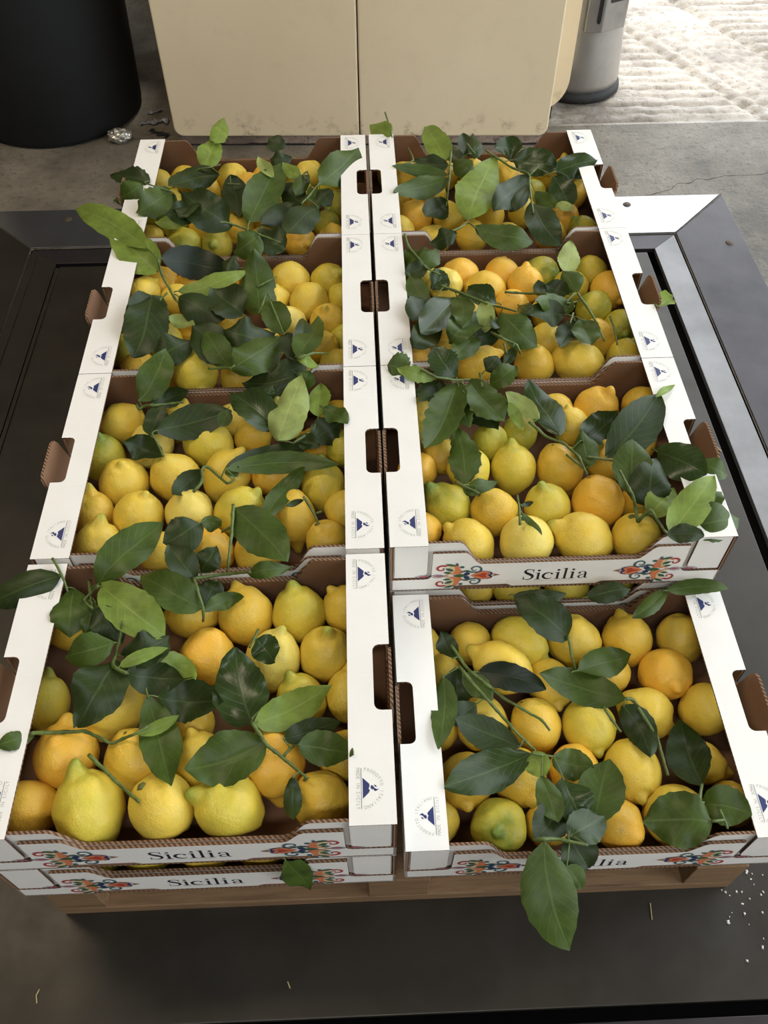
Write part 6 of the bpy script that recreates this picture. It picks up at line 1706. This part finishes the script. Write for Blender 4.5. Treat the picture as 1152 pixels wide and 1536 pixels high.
# ------------------------------------------------------------------ cream cabinets
def cabinet(name, x0, x1, label, round_l, round_r, hgt=88.0, depth=52.0, yl=None):
    root = empty(name, V((x0 + x1) / 2, 175, -12))
    tag(root, label, 'cabinet', 'cream cabinets behind the crates')
    ca = -.040
    def fy(x):
        return 173.6 + ca * x
    zb = -9.6
    def rp(x0, x1, rl, rr):
        pts = []
        def arc(cx, cz, r, a0, a1):
            return [(cx + r * math.cos(math.radians(a0 + (a1 - a0) * k / 6)), cz + r * math.sin(math.radians(a0 + (a1 - a0) * k / 6))) for k in range(7)]
        rl, rr = (2.2 if rl else .4), (2.2 if rr else .4)
        pts += arc(x0 + rl, zb + rl, rl, 180, 270)
        pts += arc(x1 - rr, zb + rr, rr, 270, 360)
        pts += [(x1, hgt), (x0, hgt)]
        return pts
    c = V((x0 + x1) / 2, 175, -12)
    tr = Matrix.Translation(-c)
    m = MB()
    m.panel(rp(x0, x1, round_l, round_r), lambda a, b, cc: (a, fy(a) + cc, b), 2.2, 0, 0, 0)
    o = fix_normals(m.build('front_panel', M_cream, world=True, bevel=.35)); o.data.transform(tr); o.parent = root
    m = MB(); m.panel([(x0 + .15, zb + .6), (x1 - .15, zb + .6), (x1 - .15, hgt - .3), (x0 + .15, hgt - .3)], lambda a, b, cc: (a, fy(a) + 2.3 + cc, b), depth, 0, 0, 0)
    o = fix_normals(m.build('body', M_cream, world=True)); o.data.transform(tr); o.parent = root
    m = MB()
    n = 22
    random.seed(int(x0) + 80)
    prof_t = [(x0 + 1.0 + (x1 - x0 - 2) * k / n, zb + random.uniform(-.05, .15)) for k in range(n + 1)]
    m.panel([(x0 + 1.0, -12)] + [(x1 - 1.0, -12)] + prof_t[::-1], lambda a, b, cc: (a, fy(a) + .45 + cc, b), depth - 1, 0, 0, 0)
    o = fix_normals(m.build('plinth', M_plinth, world=True)); o.data.transform(tr); o.parent = root
    m = MB()
    ptb = [(x0 + .9 + (x1 - x0 - 1.8) * k / n, -11.55 + random.uniform(-.2, .25)) for k in range(n + 1)]
    m.panel([(x0 + .9, -12), (x1 - .9, -12)] + ptb[::-1], lambda a, b, cc: (a, fy(a) + .3 + cc, b), .3, 0, 0, 0)
    o = fix_normals(m.build('dark_base_strip', M_dark, world=True)); o.data.transform(tr); o.parent = root  # dark strip along the foot of the plinth
    return root


cabinet('cream_cabinet', -45.6, -1.05, 'cream enamel cabinet on the left, behind the back left crate', True, False)
cabinet('cream_cabinet', -.75, 44.3, 'cream enamel cabinet on the right, behind the back right crate', False, True)

# rounded cream housing between cabinet and pedestal
hs = MB()
pf = [(44.9, -8.9)] + [(44.2 + 6.4 * math.sin(math.radians(a)), -1.5 + -7.5 * math.cos(math.radians(a))) for a in range(0, 91, 9)] + [(50.6, 88), (44.9, 88)]
hs.panel(pf, lambda a, b, cc: (a, 183.5 + cc, b), 7.3, 0, 0, 0)
hc = V(41, 185, -12)
root = empty('equipment_housing', hc)
tag(root, 'cream rounded housing squeezed between right cabinet and metal pedestal', 'housing')
o = fix_normals(hs.build('shell', M_cream, world=True, bevel=.8)); o.data.transform(Matrix.Translation(-hc)); o.parent = root
m = MB(); m.box(45.1, 47.5, 184.5, 190, -12, -8.7)
o = m.build('foot', M_dark, world=True); o.data.transform(Matrix.Translation(-hc)); o.parent = root


def lathe(prof, cx, cy, seg=48, sx=1.0):
    vs, fs = [], []
    for (r, z) in prof:
        for k in range(seg):
            a = 2 * PI * k / seg
            vs.append((cx + r * sx * math.cos(a), cy + r * math.sin(a), z))
    n = len(prof)
    for j in range(n - 1):
        for k in range(seg):
            k2 = (k + 1) % seg
            fs.append([j * seg + k, j * seg + k2, (j + 1) * seg + k2, (j + 1) * seg + k])
    fs.append([k for k in range(seg)][::-1])
    fs.append([(n - 1) * seg + k for k in range(seg)])
    return vs, fs


# stainless pedestal
pcx, pcy = 56.5, 203.0
root = empty('metal_pedestal', V(pcx, pcy, -12))
tag(root, 'stained stainless steel pedestal with slotted panel and black rubber foot', 'pedestal')
ptr = Matrix.Translation(-V(pcx, pcy, -12))
def ped(mb, name, mat, smooth=False, bevel=0, label=None):
    o = mb.build(name, mat, world=True, smooth=smooth, bevel=bevel)
    o.data.transform(ptr)
    o.parent = root
    if label:
        o['label'] = label
    return o
m = MB(); v_, f_ = lathe([(11.4, -12), (11.9, -11.6), (11.8, -10.4), (11.0, -9.4)], pcx, pcy); m.add(v_, f_)
for i, p in enumerate(m.v):
    a = math.atan2(p.y - pcy, p.x - pcx)
    k = 1 + .018 * noise.noise(Vector((a * 6, p.z, 0)))
    p.x, p.y = pcx + (p.x - pcx) * k, pcy + (p.y - pcy) * k
ped(m, 'rubber_foot', M_dark, True)
m = MB(); v_, f_ = lathe([(11.0, -10.2), (11.2, -8), (10.7, -2), (10.2, 4), (10.0, 12), (10.2, 22), (10.6, 40), (10.6, 70)], pcx, pcy); m.add(v_, f_)
ped(m, 'column', M_inox, True)
# wrapped slotted panel standing proud of the column
m = MB()
zz0, zz1 = 5.5, 42
def corner(x, y): return (x, y)
pl = [(54.2, pcy - 11.2), (58.4, pcy - 11.6), (64.6, pcy - 8.6), (64.9, pcy - 4.0), (54.2, pcy - 5)]
m.panel(pl, lambda a, b, c: (a, b, zz0 + c), zz1 - zz0, 0, 0, 0)
o = fix_normals(ped(m, 'slotted_panel', M_inox, bevel=.25))
for (x, za, zb_) in ((56.0, 14, 30), (57.3, 8, 30)):
    m = MB()
    m.panel([(x - .45, za), (x - .2, za - .4), (x + .2, za - .4), (x + .45, za), (x + .45, zb_), (x - .45, zb_)], lambda a, b, c: (a, pcy - 11.28 - (a - 54.2) * .095 - .12 + c, b), .25, 0, 0, 0)
    o2 = fix_normals(m.build('slot', M_slot, world=True)); o2.data.transform(ptr); o2.parent = o
m = MB()
m.add([(59.6, pcy - 11.15, 12), (63.6, pcy - 9.2, 12), (63.6, pcy - 9.2, 36), (59.6, pcy - 11.15, 36)], [(0, 1, 2, 3)])
m.add([(59.6, pcy - 11.0, 12), (63.6, pcy - 9.05, 12), (63.6, pcy - 9.05, 36), (59.6, pcy - 11.0, 36)], [(0, 3, 2, 1)])
o2 = m.build('inset_plate', M_plate2, world=True); o2.data.transform(ptr); o2.parent = o

# black bin
bcx, bcy = -78.0, 195.8
root = empty('black_bin', V(bcx, bcy, -12))
tag(root, 'large black round plastic bin at the far left beside the cream cabinet', 'bin')
btr = Matrix.Translation(-V(bcx, bcy, -12))
m = MB(); v_, f_ = lathe([(19.6, -12), (20.6, -11.6), (21.0, -10.5), (22.0, 10), (23.2, 40), (24.2, 62), (23.5, 62), (21, 20), (19, -10)], bcx, bcy, 64); m.add(v_, f_)
o = m.build('bin_body', M_bin, world=True, smooth=True); o.data.transform(btr); o.parent = root
m = MB(); v_, f_ = lathe([(24.2, 59), (25.4, 59.3), (25.4, 62), (24.2, 62.4)], bcx, bcy, 64); m.add(v_, f_[:-2])
o = m.build('rim', M_bin, world=True, smooth=True); o.data.transform(btr); o.parent = root

# foil ball
bm = bmesh.new()
bmesh.ops.create_icosphere(bm, subdivisions=4, radius=1.0)
for v in bm.verts:
    d = v.co.normalized()
    k = 1 + .22 * noise.noise(d * 2.2) + .16 * abs(noise.noise(d * 5.5)) + .1 * abs(noise.noise(d * 11))
    v.co = Vector((d.x * 2.6 * k, d.y * 1.9 * k, d.z * 1.6 * k)) * S
me = bpy.data.meshes.new('foil_ball'); bm.to_mesh(me); bm.free()
me.materials.append(M_foil)
o = bpy.data.objects.new('foil_ball', me); col.objects.link(o)
o.location = V(-59.8, 178.4, -10.6)
tag(o, 'crumpled silver foil ball on the floor below the black bin', 'foil')

# wrappers on the floor between bin and cabinet
def wrapper(x, y, ln, wd, ang, seed, mat, label):
    nu, nv = 14, 6
    vs, fs = [], []
    for j in range(nv + 1):
        for i in range(nu + 1):
            a, b = (i / nu - .5) * ln, (j / nv - .5) * wd * (.6 + .4 * math.sin(i * .9 + seed))
            h = .35 + abs(noise.noise(Vector((a * .6, b * .9, seed)))) * 1.6
            ca, sa = math.cos(ang), math.sin(ang)
            vs.append(Vector((a * ca - b * sa, a * sa + b * ca, h)) * S)
    for j in range(nv):
        for i in range(nu):
            a = j * (nu + 1) + i
            fs.append((a, a + 1, a + nu + 2, a + nu + 1))
    o = mesh_obj('plastic_wrapper', vs, fs, mat, None, None, True)
    sd = o.modifiers.new('thickness', 'SOLIDIFY'); sd.thickness = .0008
    o.location = V(x, y, -12.1)
    tag(o, label, 'wrapper')
wrapper(-52.5, 186.5, 7.0, 2.4, .08, 2, M_plastic, 'grey crumpled plastic strip on the floor left of the cream cabinet')
wrapper(-53.0, 192, 4.0, 1.8, .3, 5, M_plastic, 'small grey plastic scrap behind the crumpled strip')
wrapper(-50.5, 181.0, 5.0, 2.2, -.5, 8, M_bin, 'black plastic scrap on the floor near the cabinet corner')

# straws and crumbs on the steel plate
def straw(pts, label, r=.07):
    org = V(*pts[0])
    mb = MB(); mb.tube([Vector(p) - Vector(pts[0]) for p in pts], r, 6)
    o = mb.build('straw', M_straw); o.location = org
    tag(o, label, 'straw', 'dry bits on the steel scale')
straw([(59.0, 70.5, -11.93), (58.0, 72.5, -11.8), (56.4, 74.6, -11.93)], 'dry forked straw beside the right side crates', .1)
straw([(-41.0, -9.0, -11.93), (-41.2, -8.2, -11.85), (-41.0, -7.6, -11.93)], 'pale straw bit at bottom left of the steel plate')
straw([(-12.6, -8.6, -11.93), (-12.9, -7.9, -11.9)], 'pale straw bit in front of the pallet, left of centre')
straw([(30.0, -3.0, -11.93), (30.2, -1.2, -11.9)], 'thin straw on the plate near pallet front right corner')
cm = MB()
random.seed(12)
for k in range(85):
    x = 38.5 + abs(random.gauss(0, 1)) * 6.5
    y = 1.5 + random.gauss(0, 5.0)
    if y < -9 or (x < 41.5 and y > 0):
        continue
    s = random.uniform(.06, .2)
    a, b = random.uniform(.6, 1.6) * s, s
    an = random.uniform(0, PI)
    ca, sa = math.cos(an), math.sin(an)
    pts = [(-a, -b), (a, -b * .6), (a * .8, b), (-a * .7, b * .8)]
    base = [(x + p * ca - q_ * sa, y + p * sa + q_ * ca, -12.0) for p, q_ in pts]
    topv = [(x + (p * ca - q_ * sa) * .6, y + (p * sa + q_ * ca) * .6, -12.0 + s) for p, q_ in pts]
    cm.add(base + topv, [(4, 5, 6, 7), (0, 1, 5, 4), (1, 2, 6, 5), (2, 3, 7, 6), (3, 0, 4, 7)])
o = cm.build('crumbs', M_crumb)
o.data.transform(Matrix.Translation((0, 0, ZF * S)))
tag(o, 'white crumbs scattered on the steel plate at bottom right', 'crumbs', None, 'stuff')

bpy.context.view_layer.update()
